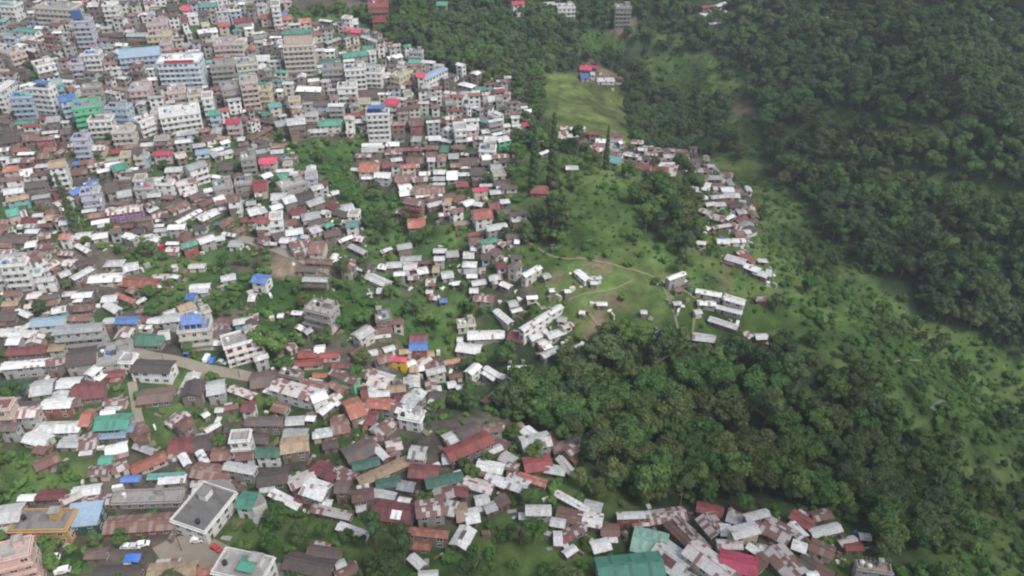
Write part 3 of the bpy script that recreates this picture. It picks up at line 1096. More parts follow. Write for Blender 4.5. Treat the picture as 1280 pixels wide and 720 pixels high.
(2,3): """
118 38 140 76 12 w g 2 g|white roofed house at the dark wood's corner
188 28 50 60 -40 R n 1 g
128 150 134 76 8 R n 1 g|deep red roof near the wood's corner
216 182 100 46 -10 w n 1 g
268 158 100 40 -50 s n 1 g
102 232 140 40 -16 O n 1 g
24 250 110 74 -20 w n 1 g
4 160 60 40 -10 s n 1 g
132 384 122 52 0 w k 2 g|neat grey white gable on its own
54 412 36 30 0 w n 1 g
230 445 74 44 -10 w n 1 g
286 412 124 70 -12 r n 1 g
300 340 180 34 -28 w n 1 g|slim pale roof ending at the trees
404 368 90 54 -14 g n 1 g
392 430 120 70 -10 w n 1 g
352 458 50 40 -10 w n 1 g
302 492 120 52 24 s n 1 g|red and white barred roof
262 522 60 50 20 M n 1 g
230 522 44 70 0 w n 1 g
444 560 90 64 14 w n 1 g|white square roof standing in the bushes
290 588 66 40 34 w n 1 g
490 482 90 60 0 r n 1 g
610 408 160 30 2 w r 2 g
645 446 84 36 2 s n 1 g
772 414 184 72 8 s n 1 g|red and rust ribbed roof against the trees
900 500 220 44 -44 s n 1 g
850 520 200 40 -44 r n 1 g
690 545 170 120 -14 J n 1 g|pale jade roof over the green hall
590 665 310 120 6 G G 2 g|huge dark emerald green roof
800 626 190 130 -36 w n 1 g|white framed roof with a maroon square
990 640 250 100 -36 s c 2 g|grey pink ribbed barn roof
872 706 90 44 -30 w n 1 g
1134 645 186 96 -14 P c 2 g|glossy crimson gable roofed house
990 384 130 54 -14 R n 1 g|deep red ribbed roof at the tree line
1000 460 120 90 -50 s n 1 g
1070 480 56 60 -4 w n 1 g
1164 482 130 70 14 w y 2 g|pale roof over a yellow wall
1226 410 116 44 14 w v 2 g|pale roof over a purple wall
1256 460 70 70 -30 r n 1 g
1090 555 122 50 0 s k 1 g
1206 575 60 30 -34 w n 1 g
1258 585 50 30 -30 w n 1 g
1120 430 90 50 -20 g n 1 g
1250 640 70 110 -40 r n 1 g
700 680 80 60 -10 M n 1 g
""",
(3,3): """
50 485 150 90 -30 s n 1 g
172 432 116 54 -32 R n 1 g
268 408 94 58 12 s n 1 g|rust gable at the end of the tree line
290 484 144 56 14 w n 1 g|brilliant white roof beneath the rust gable
146 490 96 54 -46 w n 1 g
160 562 76 50 -20 w n 1 g
402 540 84 46 16 s n 1 g|pink striped cottage roof by the wood
432 566 90 44 2 R n 1 g
488 517 58 26 -6 w n 1 g
92 645 190 110 -46 s n 1 g|rust and white barred roof at the edge
20 600 60 60 -40 r n 1 g
528 672 158 30 -8 A k 2 f|tan terrace ringed with dark posts
280 692 104 50 -30 r n 1 g
225 706 60 30 0 w n 1 g
200 650 90 60 -30 d n 1 g
""",
}

# ------------------------------------------------------------ buildings
def parse():
    out = []
    for (ci, ri), txt in BLOCKS.items():
        for line in txt.strip().splitlines():
            head, _, mark = line.partition('|')
            t = head.split()
            cx, cy, w, h, ang = map(float, t[:5])
            out.append(dict(u=ci*320 + cx/4, v=ri*180 + cy/4, w=w/4 * (1.07 if ri >= 2 and cy + ri*720 > 1640 else .94 if w < 150 else 1), h=h/4 * (1.1 if ri >= 2 and cy + ri*720 > 1640 else .94 if w < 150 else 1), ang=ang, roof={'o': 'O', 'p': 's', 'c': 'w', 'k': 'g'}.get(t[5], t[5]), wall=t[6], st=int(t[7]), form=t[8], mark=mark.strip()))
    return out
B = parse()

def place(b):
    ST = 2.65 if b['st'] > 2 else 2.2 if b['st'] == 2 else 2.1
    hw = b['st'] * ST
    rise = .0
    x, y, d = ground_at(b['u'], b['v'], hw + .5)
    sc = d / FPX
    el = math.atan2(CAM_H - float(H(x, y)) - hw, math.hypot(x, y))
    A_ = R(b['ang'])
    z0 = float(H(x, y)) + hw
    def on_plane(u, v):
        q = pixel_dir(u, v); k = (z0 - CAM_H) / q[2]
        return Vector((q[0] * k, q[1] * k))
    dx, dy = math.cos(A_) * b['w'] / 2, -math.sin(A_) * b['w'] / 2
    v1 = on_plane(b['u'] + dx, b['v'] + dy) - on_plane(b['u'] - dx, b['v'] - dy)
    L = v1.length; yaw = math.atan2(v1.y, v1.x)
    n = Vector((-v1.y, v1.x)).normalized()
    p0, p1 = to_pixel(x - n.x, y - n.y, z0), to_pixel(x + n.x, y + n.y, z0)
    D = b['h'] / (math.hypot(p1[0] - p0[0], p1[1] - p0[1]) / 2)
    D = min(max(D, 2.4), 3.2 * L + 3)
    if b['form'] == 'f' and b['st'] >= 3: D = max(D, min(L * .55, 11))
    b.update(x=x, y=y, d=d, L=max(L, 2.2), D=D, yaw=yaw, hw=hw, sz=b['w'] * (b['h'] + hw * .8 / sc * math.cos(el)))
for b in B: place(b)

# further small houses between those read one by one, wherever the town is dense
TOWN = [[(845,198),(862,192),(940,250),(940,300),(926,325),(893,250)], [(690,163),(722,166),(850,197),(850,211),(780,208),(700,184)],
        [(0,-10),(368,-10),(352,28),(445,30),(540,84),(640,110),(668,165),(640,190),(635,232),(655,300),(650,345),(600,350),(588,300),(540,262),(505,250),(440,224),(452,176),(400,168),(345,178),(352,196),(400,222),(455,292),(470,345),(400,352),(320,315),(240,322),(120,300),(115,345),(200,350),(200,380),(235,395),(320,400),(335,470),(430,440),(480,405),(600,468),(600,480),(500,530),(480,600),(570,640),(400,640),(300,625),(210,560),(180,470),(120,540),(120,560),(0,560)],
        [(560,545),(640,530),(720,560),(700,610),(640,640),(560,650),(480,600)], [(870,634),(1000,655),(1070,700),(1050,730),(800,730),(790,660)],
        [(120,560),(330,560),(330,610),(130,610)]]
occ = [(b['x'], b['y'], max(b['L'], b['D']) * .5, min(b['L'], b['D']) * .5, b['yaw'], b['L'], b['D']) for b in B]
def clear_of(x, y, r, lst):
    for (ox, oy, _a, _b, yaw, L, D) in lst:
        dx, dy = x - ox, y - oy
        if abs(dx) + abs(dy) > 60: continue
        c_, s_ = math.cos(yaw), math.sin(yaw)
        lx, ly = abs(dx * c_ + dy * s_), abs(-dx * s_ + dy * c_)
        if lx < L / 2 + r and ly < D / 2 + r: return False
    return True
ROADS = [
 ('road', [(150,436),(185,445),(215,450),(250,460),(300,468),(345,478)], 4.4, 'asphalt'),
 ('road', [(290,296),(330,306),(360,318),(385,328),(415,342)], 4.2, 'asphalt'),
 ('road', [(200,700),(225,684),(255,688),(275,700)], 8.0, 'asphalt'),
 ('road', [(330,720),(345,712),(380,716)], 5.0, 'asphalt'),
 ('path', [(165,478),(172,520),(185,560)], 2.6, 'asphalt'),
 ('path', [(320,168),(345,182),(372,180)], 2.4, 'path'),
 ('path', [(600,262),(640,290),(690,322),(765,330),(830,350),(870,372)], 1.0, 'path'),
 ('path', [(825,352),(838,380),(848,410)], .8, 'path'),
 ('path', [(790,352),(750,366),(700,378),(668,386)], .8, 'path'),
 ('path', [(735,390),(748,408),(762,428)], 1.1, 'path'),
 ('path', [(780,428),(792,440),(802,454)], 1.3, 'asphalt'),
 ('path', [(868,395),(866,420),(862,432)], .8, 'path'),
 ('path', [(1100,455),(1150,452),(1200,470)], 1.0, 'path'),
]
ROAD_W = [([ground_at(*p)[:2] for p in px], w_) for _n, px, w_, _m in ROADS]
def on_road(x, y, r):
    return any(float(seg_dist(x, y, pts)) < w_ / 2 + r for pts, w_ in ROAD_W)
FILL = []
yy = 120.0
while yy < 640:
    xx = -420.0
    while xx < 260:
        x = xx + rng.uniform(-2, 2); y = yy + rng.uniform(-2, 2)
        u, v, dep = to_pixel(x, y, float(H(x, y)))
        L, D = rng.uniform(3.6, 8), rng.uniform(3.0, 5.2)
        if -20 < u < 1300 and -12 < v < 740 and any(in_poly(np.array(u), np.array(v), p) for p in TOWN) and clear_of(x, y, 1.9, occ) and not on_road(x, y, 2.2):
            far = v < 170 and u < 640
            rf = rng.choice(list('wgdrRMsGBAOC'), p=[.15,.15,.22,.21,.01,.04,.14,.01,.005,.015,.02,.03]) if not far else rng.choice(list('wgdrRsGTOC'), p=[.14,.17,.25,.18,.02,.08,.02,.02,.02,.10])
            st = int(rng.choice([1, 2, 3], p=[.68,.32,0] if not far else [.3,.35,.35]))
            form = 'f' if rf == 'C' else 'g'
            wl = str(rng.choice(list('ncgkWrpbyol'), p=[.30,.14,.12,.13,.16,.03,.04,.03,.01,.02,.02])) if not far else str(rng.choice(list('cgkWpbonl'), p=[.16,.20,.22,.28,.03,.03,.01,.03,.04]))
            nb = min(B, key=lambda q: (q['x'] - x) ** 2 + (q['y'] - y) ** 2)
            yaw = nb['yaw'] + rng.uniform(-.12, .12) + (math.pi / 2 if rng.random() < .15 else 0)
            hw = st * 2.4; sc = dep / FPX
            FILL.append(dict(x=x, y=y, u=float(u), v=float(v) - hw / sc * .5, w=L / sc, h=D / sc * .6, ang=0, roof=str(rf), wall=wl, st=st, form=form, mark='', d=dep, L=L, D=D, yaw=yaw, hw=hw, sz=L / sc * (D / sc * .6 + hw / sc * .6)))
            occ.append((x, y, L/2, D/2, yaw, L, D))
        xx += 4.2
    yy += 4.2

# ------------------------------------------------------------ ground: one sheet from under the town to the far hills
def axis(lo, hi, fine_lo, fine_hi, fine, coarse):
    a = list(np.arange(fine_lo, fine_hi + .01, fine))
    s, x = fine, fine_lo
    while x > lo: s *= coarse; x -= s; a.insert(0, x)
    s, x = fine, a[-1]
    while x < hi: s *= coarse; x += s; a.append(x)
    return np.array(a)
gx = axis(-2500, 2500, -330, 330, 2.2, 1.08)
gy = axis(-800, 3200, 90, 560, 2.2, 1.08)
GX, GY = np.meshgrid(gx, gy)
GZ = H(GX, GY)
code, gu, gv, gd = cover(GX, GY)
# paddy terraces are real steps
T = (code == 4)
GZ = np.where(T, np.floor(GZ / .55) * .55 + np.clip((GZ / .55 % 1) * 5 - 4, 0, 1) * .55, GZ)
rough = np.isin(code, (2, 3))
GZ = GZ + rough * (.45 * noise2(GX * 3.1 + 4, GY * 2.7) * .5 + .22 * np.sin(GX * 1.9 + 2 * np.sin(GY * 1.3)))
# each house stands on its own levelled pad cut into the slope
acc = np.zeros_like(GZ); wsum = np.zeros_like(GZ); wmax = np.zeros_like(GZ)
for b in B + FILL:
    r_ = max(b['L'], b['D']) / 2 + 6
    i0, i1 = np.searchsorted(gx, [b['x'] - r_, b['x'] + r_]); j0, j1 = np.searchsorted(gy, [b['y'] - r_, b['y'] + r_])
    if i1 <= i0 or j1 <= j0: continue
    X_, Y_ = GX[j0:j1, i0:i1] - b['x'], GY[j0:j1, i0:i1] - b['y']
    c_, s_ = math.cos(b['yaw']), math.sin(b['yaw'])
    ox = np.maximum(np.abs(X_ * c_ + Y_ * s_) - b['L'] / 2 - .6, 0); oy = np.maximum(np.abs(-X_ * s_ + Y_ * c_) - b['D'] / 2 - .6, 0)
    w_ = np.clip(1 - np.hypot(ox, oy) / 3.6, 0, 1) ** 2
    zb = float(H(b['x'], b['y']))
    acc[j0:j1, i0:i1] += w_ * w_ * zb; wsum[j0:j1, i0:i1] += w_ * w_; wmax[j0:j1, i0:i1] = np.maximum(wmax[j0:j1, i0:i1], w_)
GZ = np.where(wsum > 1e-6, GZ * (1 - wmax * .9) + wmax * .9 * acc / np.maximum(wsum, 1e-6), GZ)
verts = np.stack([GX, GY, GZ], -1).reshape(-1, 3)
ny, nx = GX.shape
idx = np.arange(ny * nx).reshape(ny, nx)
faces = np.stack([idx[:-1, :-1], idx[:-1, 1:], idx[1:, 1:], idx[1:, :-1]], -1).reshape(-1, 4)
me = bpy.data.meshes.new('ground')
me.vertices.add(len(verts)); me.vertices.foreach_set('co', verts.ravel())
me.loops.add(faces.size); me.loops.foreach_set('vertex_index', faces.ravel())
me.polygons.add(len(faces)); me.polygons.foreach_set('loop_start', np.arange(0, faces.size, 4)); me.polygons.foreach_set('loop_total', np.full(len(faces), 4))
me.update(calc_edges=True)
me.polygons.foreach_set('use_smooth', np.ones(len(faces), bool))
PAL = np.array([(.105,.09,.075), (.045,.07,.032), (.066,.135,.040), (.088,.148,.044), (.125,.165,.052), (.20,.15,.11)])
tint = PAL[code.ravel()]
nz = noise2(GX * 2.1, GY * 2.1).ravel(); nz2 = noise2(GX * .8 + 50, GY * .8).ravel(); nz3 = noise2(GX * 5 + 9, GY * 4.3 + 7).ravel()
tint = tint * (1 + .16 * np.clip(nz, -2, 2) + .07 * np.clip(nz3, -2, 2))[:, None]
cc = code.ravel()
olive = (((cc == 3) | (cc == 2)) & (nz2 + .5 * nz3 > .3))[:, None]
streak = np.sin((GX * .75 + GY * .35) * .55 + 2.2 * np.sin((GX * .35 - GY * .75) * .06) + .8 * nz2.reshape(GX.shape)).ravel() + .6 * np.sin((GX * .75 + GY * .35) * 1.3 + nz.reshape(GX.shape)).ravel()
tint = np.where((cc == 3)[:, None], tint * (1 + .15 * streak)[:, None], tint)
deep = (((cc == 3) | (cc == 2)) & (nz2 - .6 * nz < -.6))[:, None]
tint = np.where(deep, tint * .62, tint)
tint = np.where(olive, tint * .55 + np.array((.125,.15,.055)) * .45, tint)
weeds = ((cc == 0) & (nz2 + nz * .5 > .1))[:, None]
tint = np.where(weeds, np.array((.05,.085,.03)) * (1 + .1 * nz[:, None]), tint)
rows = (T.ravel() & (np.mod(H(GX, GY).ravel() / .55, 1) > .62))[:, None]
tint = np.where(rows, tint * .55, tint)
# soften borders between covers
t3 = tint.reshape(ny, nx, 3)
for _ in range(1):
    p = np.pad(t3, ((1,1),(1,1),(0,0)), mode='edge')
    t3 = (p[1:-1,1:-1] * 2 + p[:-2,1:-1] + p[2:,1:-1] + p[1:-1,:-2] + p[1:-1,2:]) / 6
at = me.attributes.new('cover_colour', 'FLOAT_COLOR', 'POINT')
at.data.foreach_set('color', np.concatenate([np.clip(t3.reshape(-1, 3), 0, 1), np.ones((len(verts), 1))], 1).ravel())
gm, nt, b = principled('ground cover', .95, .1)
a = N(nt, 'ShaderNodeAttribute', attribute_name='cover_colour')
tc = N(nt, 'ShaderNodeTexCoord').outputs['Object']
n1 = N(nt, 'ShaderNodeTexNoise'); n1.inputs['Scale'].default_value = .22; n1.inputs['Detail'].default_value = 8; n1.inputs['Roughness'].default_value = .7
nt.links.new(tc, n1.inputs[0])
mul = ramp(nt, n1.outputs[0], .3, .7); k = maths(nt, 'ADD', maths(nt, 'MULTIPLY', mul, .9), .5)
c3 = N(nt, 'ShaderNodeCombineColor')
for i in range(3): nt.links.new(k, c3.inputs[i])
nt.links.new(mixc(nt, 1.0, a.outputs['Color'], c3.outputs[0], 'MULTIPLY'), b.inputs['Base Color'])
bp = N(nt, 'ShaderNodeBump'); bp.inputs['Strength'].default_value = .8; bp.inputs['Distance'].default_value = .5
nt.links.new(n1.outputs[0], bp.inputs['Height']); nt.links.new(bp.outputs[0], b.inputs['Normal'])
me.materials.append(gm)
ground = bpy.data.objects.new('ground', me); COL.link(ground); ground['kind'] = 'structure'
def HG(x, y):
    """height of the ground MESH (bilinear on its grid)"""
    i = np.clip(np.searchsorted(gx, x) - 1, 0, nx - 2); j = np.clip(np.searchsorted(gy, y) - 1, 0, ny - 2)
    fx = (x - gx[i]) / (gx[i+1] - gx[i]); fy = (y - gy[j]) / (gy[j+1] - gy[j])
    return (GZ[j, i] * (1-fx) + GZ[j, i+1] * fx) * (1-fy) + (GZ[j+1, i] * (1-fx) + GZ[j+1, i+1] * fx) * fy

# ------------------------------------------------------------ roads and footpaths, draped
def strip(name, px, width, mat, lift=.14, kerb=False):
    pts = [Vector(ground_at(*p)[:2]) for p in px]
    fine = []
    for p, q in zip(pts[:-1], pts[1:]):
        n = max(2, int((q - p).length / 1.6))
        fine += [p.lerp(q, i / n) for i in range(n)]
    fine.append(pts[-1])
    for _ in range(6):
        fine = [fine[0]] + [(a_ + b_ * 2 + c_) / 4 for a_, b_, c_ in zip(fine, fine[1:], fine[2:])] + [fine[-1]]
    m = MB()
    rows_ = []
    for i, p in enumerate(fine):
        d = (fine[min(i+1, len(fine)-1)] - fine[max(i-1, 0)]).normalized(); n = Vector((-d.y, d.x))
        r_ = []
        for s_ in (-1, -.33, .33, 1):
            q = p + n * s_ * width / 2
            r_.append((q.x, q.y))
        z = max(float(HG(*q)) for q in r_) + lift
        rows_.append([(q[0], q[1], z * .5 + (float(HG(*q)) + lift) * .5) for q in r_])
    for a_, b_ in zip(rows_[:-1], rows_[1:]):
        for k_ in range(3):
            m.quad([a_[k_], b_[k_], b_[k_+1], a_[k_+1]], mat)
        for k_ in (0, 3):
            lo = lambda q: (q[0], q[1], q[2] - 1.2)
            m.quad([a_[k_], b_[k_], lo(b_[k_]), lo(a_[k_])] , mat)
    return tag(m.build(name), kind='structure')
for nm, px, w_, mt in ROADS:
    strip(nm, px, w_, mt)
strip('stream_bed', [(1192,494),(1182,501),(1172,509),(1166,513)], 2.4, 'rock', .2)

def base_z(b):
    c_, s_ = math.cos(b['yaw']), math.sin(b['yaw'])
    zs = [float(HG(b['x'] + c_*p*b['L']/2 - s_*q*b['D']/2, b['y'] + s_*p*b['L']/2 + c_*q*b['D']/2)) for p in (-1, 0, 1) for q in (-1, 0, 1)]
    return float(HG(b['x'], b['y'])), min(zs)

def body_mb(b, drop, m):
    """walls with gable ends; m: MB"""
    e = .45 if b['form'] != 'f' else 0.0
    e = min(e, b['D'] * .12, b['L'] * .12)
    x, y, h = b['L'] / 2 - e, b['D'] / 2 - e, b['hw']
    w = 'wall_' + b['wall']
    if b['form'] == 'g':
        r = b['rise'] * (y / (b['D'] / 2)) - .02
        m.quad([(-x,-y,-drop), (x,-y,-drop), (x,-y,h), (-x,-y,h)], w); m.quad([(x,y,-drop), (-x,y,-drop), (-x,y,h), (x,y,h)], w)
        m.quad([(x,-y,-drop), (x,y,-drop), (x,y,h), (x,0,h + r), (x,-y,h)], w); m.quad([(-x,y,-drop), (-x,-y,-drop), (-x,-y,h), (-x,0,h + r), (-x,y,h)], w)
    else:
        m.box(-x, x, -y, y, -drop, h, w, bottom=False)
    return x, y, h
def roof_mb(b, m):
    X, Y, h, r = b['L'] / 2, b['D'] / 2, b['hw'], b['rise']
    k = 'roof_' + b['roof']; t = .12
    u0, v0 = UV0
    def slope(P, mat=k):
        # uv: u along the eave, v down the slope; P = eave0, eave1, ridge1, ridge0
        a = Vector(P[0]); e = (Vector(P[1]) - a).normalized(); w_ = (Vector(P[-1]) - a); w_ = (w_ - e * w_.dot(e)).normalized()
        m.quad(P, mat, [((Vector(p) - a).dot(e) + u0 + 2, (Vector(p) - a).dot(w_) + v0) for p in P])
    if b['form'] == 'g':
        y_in, lo = Y, h - .06
        sag = [rng.uniform(-.05, .05) for _ in range(2)]
        for s in (-1, 1):
            P = [(-s*X*-1 if False else -X*-s, s*Y, lo) for _ in (0,)]
            A0, A1 = ((-X, -Y), (X, -Y)) if s < 0 else ((X, Y), (-X, Y))
            zr0, zr1 = h + r + sag[0], h + r + sag[1]
            zr = (zr0, zr1) if s < 0 else (zr1, zr0)
            slope([(A0[0], A0[1], lo), (A1[0], A1[1], lo), (A1[0], 0, zr[1]), (A0[0], 0, zr[0])])
            m.quad([(A1[0], A1[1], lo-t), (A0[0], A0[1], lo-t), (A0[0], 0, zr[0]-t), (A1[0], 0, zr[1]-t)], k)
            m.quad([(A0[0], A0[1], lo-t), (A1[0], A1[1], lo-t), (A1[0], A1[1], lo), (A0[0], A0[1], lo)], k)
            for q, z in ((A0, zr[0]), (A1, zr[1])):
                m.quad([(q[0], q[1], lo-t), (q[0], q[1], lo), (q[0], 0, z), (q[0], 0, z-t)], k)
    elif b['form'] == 'm':
        slope([(-X,-Y,h+.05), (X,-Y,h+.05), (X,Y,h+r), (-X,Y,h+r)])
        m.quad([(X,-Y,h-.1), (-X,-Y,h-.1), (-X,Y,h+r-.15), (X,Y,h+r-.15)], k)
        m.quad([(-X,-Y,h-.35), (X,-Y,h-.35), (X,-Y,h+.05), (-X,-Y,h+.05)], k)
        m.quad([(X,-Y,h-.1), (X,Y,h+r-.15), (X,Y,h+r), (X,-Y,h+.05)], k); m.quad([(-X,Y,h+r-.15), (-X,-Y,h-.1), (-X,-Y,h+.05), (-X,Y,h+r)], k)
        m.quad([(X,Y,h), (-X,Y,h), (-X,Y,h+r), (X,Y,h+r)], k)
    elif b['form'] == 'h':
        g = min(X * .6, Y)
        lo = h - .02
        slope([(-X,-Y,lo), (X,-Y,lo), (X-g,0,h+r), (-X+g,0,h+r)]); slope([(X,Y,lo), (-X,Y,lo), (-X+g,0,h+r), (X-g,0,h+r)])
        slope([(X,-Y,lo), (X,Y,lo), (X-g,0,h+r)]); slope([(-X,Y,lo), (-X,-Y,lo), (-X+g,0,h+r)])
        m.quad([(-X,Y,lo-.1), (X,Y,lo-.1), (X,-Y,lo-.1), (-X,-Y,lo-.1)], k)
        for P, Q in (((-X,-Y),(X,-Y)), ((X,-Y),(X,Y)), ((X,Y),(-X,Y)), ((-X,Y),(-X,-Y))):
            m.quad([(*P,lo-.1), (*Q,lo-.1), (*Q,lo), (*P,lo)], k)
    else:
        o = .35
        m.box(-X-o, X+o, -Y-o, Y+o, h + .004, h + .22, 'wall_' + b['wall'])
        m.quad([(-X,-Y,h+.224), (X,-Y,h+.224), (X,Y,h+.224), (-X,Y,h+.224)], k, [(p[0]+u0+20, p[1]+v0) for p in ((-X,-Y),(X,-Y),(X,Y),(-X,Y))])
        for (a0,a1,b0,b1) in ((-X-.1,X+.1,-Y-.1,-Y+.12), (-X-.1,X+.1,Y-.12,Y+.1), (-X-.1,-X+.12,-Y+.125,Y-.125), (X-.12,X+.1,-Y+.125,Y-.125)):
            m.box(a0, a1, b0, b1, h + .228, h + .95, 'wall_' + b['wall'])
    return m

def facing(b):
    """local sides (name, normal) that look towards the camera"""
    out = []
    c_, s_ = math.cos(b['yaw']), math.sin(b['yaw'])
    to = Vector((-b['x'], -b['y'])).normalized()
    for nm, n in (('f', (0,-1)), ('b', (0,1)), ('r', (1,0)), ('l', (-1,0))):
        wn_ = Vector((n[0]*c_ - n[1]*s_, n[0]*s_ + n[1]*c_))
        if wn_.dot(to) > .12: out.append((nm, wn_.dot(to)))
    return sorted(out, key=lambda t: -t[1])

def window_slots(b, X, Y, h):
    """(x, y, z, rz, width, height) for openings on the sides in view"""
    out = []
    SH = h / b['st']
    for nm, dot in facing(b):
        ln = (X if nm in 'fb' else Y) * 2
        n = int(ln / (2.5 if b['st'] > 2 else 2.9))
        if n < 1: n = 1 if ln > 2.2 else 0
        for st in range(b['st']):
            for i in range(n):
                p = -ln/2 + (i + .5) * ln / n
                z = st * SH + SH * .52
                w_, h_ = min(1.35, ln / n * .55), min(1.25, SH * .5)
                if nm == 'f': out.append((p, -Y, z, 0, w_, h_))
                elif nm == 'b': out.append((-p, Y, z, math.pi, w_, h_))
                elif nm == 'r': out.append((X, p, z, math.pi/2, w_, h_))
                else: out.append((-X, -p, z, -math.pi/2, w_, h_))
    return out

# shared window meshes: unit wide and high, frame round dark panes, 6 cm proud of the wall
def window_mesh(frame):
    m = MB()
    m.box(-.5, .5, -.03, .05, -.5, .5, 'glass')
    for (a, b_, c, d) in ((-.56, .56, .5, .58), (-.56, .56, -.62, -.5), (-.56, -.47, -.5, .5), (.47, .56, -.5, .5), (-.03, .03, -.5, .5)):
        m.box(a, b_, -.07, .05, c, d, frame)
    return m.mesh('window')
WIN, WINR = window_mesh('frame'), window_mesh('redframe')
_m = MB(); _m.box(-.5, .5, -.05, .05, -.5, .5, 'door'); DOOR = _m.mesh('door')

def put(mesh, name, parent, loc, rz=0, sc=(1,1,1)):
    o = bpy.data.objects.new(name, mesh); COL.link(o); o.parent = parent
    o.location = loc; o.rotation_euler = (0, 0, rz); o.scale = sc
    return o
_m = MB(); _m.box(-.5, .5, -.03, .05, -.5, .5, 'glass'); PANE = _m.mesh('pane')
def frame_only(frame):
    m = MB()
    for (a, b_, c, d) in ((-.56, .56, .5, .58), (-.56, .56, -.62, -.5), (-.56, -.47, -.5, .5), (.47, .56, -.5, .5), (-.03, .03, -.5, .5)):
        m.box(a, b_, -.07, .05, c, d, frame)
    return m.mesh('window')
FRAME, FRAMER = frame_only('frame'), frame_only('redframe')
_m = MB(); _m.box(.3, .4, -.12, -.052, -.03, .03, 'steel'); HANDLE = _m.mesh('handle')
def tank_mesh(mat):
    m = MB(); m.cyl(0, 0, 0, 1.1, .6, mat, 12); m.cyl(0, 0, 1.102, 1.3, .58, mat, 12, .2)
    return m.mesh('water_tank')
TANKS = [tank_mesh('tank'), tank_mesh('bluetank'), tank_mesh('frame')]

def make_building(b, uid):
    UV0[0], UV0[1] = 60.0 * (uid % 900) + 4, float(uid % 13) * 3.7
    z, zmin = base_z(b)
    drop = z - zmin + .4
    b['rise'] = {'g': min(b['D'] * (.12 + .07 * (uid % 5) / 4), 2.4), 'm': b['D'] * .12, 'h': b['D'] * .24, 'f': 0}[b['form']]
    root = empty(b['name'], (b['x'], b['y'], z), b['yaw'])
    m = MB(); X, Y, h = body_mb(b, drop, m); m.build('wall', root)
    roof = roof_mb(b, MB()).build('roof', root)
    if b['form'] == 'g' and b['sz'] > 420:
        mm = MB(); zr = h + b['rise'] + .03
        mm.box(-b['L']/2 - .03, b['L']/2 + .03, -.28, .28, zr, zr + .07, 'roof_' + b['roof']); rc = mm.build('ridge_cap', roof)
    slots = window_slots(b, X, Y, h)
    small = b['sz'] < 90
    if small: slots = slots[:2]
    slots = slots[:90]
    for i, (x, y, zz, rz, w_, h_) in enumerate(slots):
        if i and random.random() < .1: continue
        w_ *= random.uniform(.75, 1.2); h_ *= random.uniform(.8, 1.1)
        if b['name'] != 'apartment_building' and i == 0 and not small:
            dr = put(DOOR, 'door', root, (x, y, .93), rz, (.95, 1, 1.8))
            if b['sz'] > 700: put(HANDLE, 'handle', dr, (0, 0, 0))
            continue
        if b['sz'] > 1500:
            wo = put(FRAMER if 'red window' in b['mark'] else FRAME, 'window', root, (x, y, zz), rz, (w_, 1, h_))
            put(PANE, 'pane', wo, (0, 0, 0)); continue
        put(WINR if 'red window' in b['mark'] else WIN, 'window', root, (x, y, zz), rz, (w_, 1, h_))
    if b['st'] >= 3 and b['sz'] > 250 or 'veranda' in b['mark'] or 'storey house under' in b['mark']:
        SH = h / b['st']
        fs = facing(b)
        if fs:
            nm = fs[0][0]
            for st in range(1, b['st']):
                mm = MB()
                if nm in 'fb':
                    s = -1 if nm == 'f' else 1
                    ys = sorted((s * (Y + .003), s * (Y + 1.0)))
                    mm.box(-X, X, *ys, st*SH - .12, st*SH + .05, 'wall_' + b['wall'])
                    yr = sorted((s * (Y + .94), s * (Y + 1.0)))
                    mm.box(-X, X, *yr, st*SH + .052, st*SH + .85, 'wall_' + b['wall'])
                else:
                    s = 1 if nm == 'r' else -1
                    xs = sorted((s * (X + .003), s * (X + 1.0)))
                    mm.box(*xs, -Y, Y, st*SH - .12, st*SH + .05, 'wall_' + b['wall'])
                    xr = sorted((s * (X + .94), s * (X + 1.0)))
                    mm.box(*xr, -Y, Y, st*SH + .052, st*SH + .85, 'wall_' + b['wall'])
                mm.build('balcony', root)
    if b['form'] == 'f' and b['L'] > 6:
        mm = MB(); q = min(1.4, Y * .4)
        mm.box(X*.25, X*.25 + q*2, Y*.1, Y*.1 + q*1.6, h + .23, h + 2.5, 'wall_' + b['wall']); mm.box(X*.25-.2, X*.25 + q*2+.2, Y*.1-.2, Y*.1 + q*1.6+.2, h + 2.504, h + 2.65, 'roof_C')
        mm.build('stair_head', root)
        for i in range(random.randint(1, 2)):
            put(random.choice(TANKS), 'water_tank', root, (-X*.7 + i*1.6, Y*random.uniform(-.5, .5), h + .23))
    if b['form'] == 'g' and not b['mark'] and uid % 5 < 2 and not small:
        m = MB(); s = 1 if uid % 2 else -1; l0, l1 = -X * .9, X * (.2 if uid % 3 else .9); w_ = 1.9; hh = h * .62 if b['st'] > 1 else h - .35
        y0, y1 = s * (Y + .03), s * (Y + w_)
        P = [(l0, y1, hh - .35), (l1, y1, hh - .35), (l1, y0, hh), (l0, y0, hh)]
        rk = 'roof_' + 'wsrg'[uid % 4]
        uv = [(p[0] + UV0[0] + 30, abs(p[1])) for p in P]
        m.quad(P, rk, uv); m.quad([(p[0], p[1], p[2] - .08) for p in P][::-1], rk, uv[::-1])
        for a_, b2 in ((0, 1), (1, 2), (2, 3), (3, 0)):
            m.quad([P[a_], P[b2], (*P[b2][:2], P[b2][2] - .08), (*P[a_][:2], P[a_][2] - .08)], rk)
        m.build('lean_to_roof', root)
        m = MB(); ys = sorted((y0, s * (Y + w_ - .3)))
        m.box(l0 + .2, l1 - .2, *ys, -drop - .6, hh - .45, 'wall_n'); m.build('lean_to_wall', root)
    extras(b, root, X, Y, h)
    return root

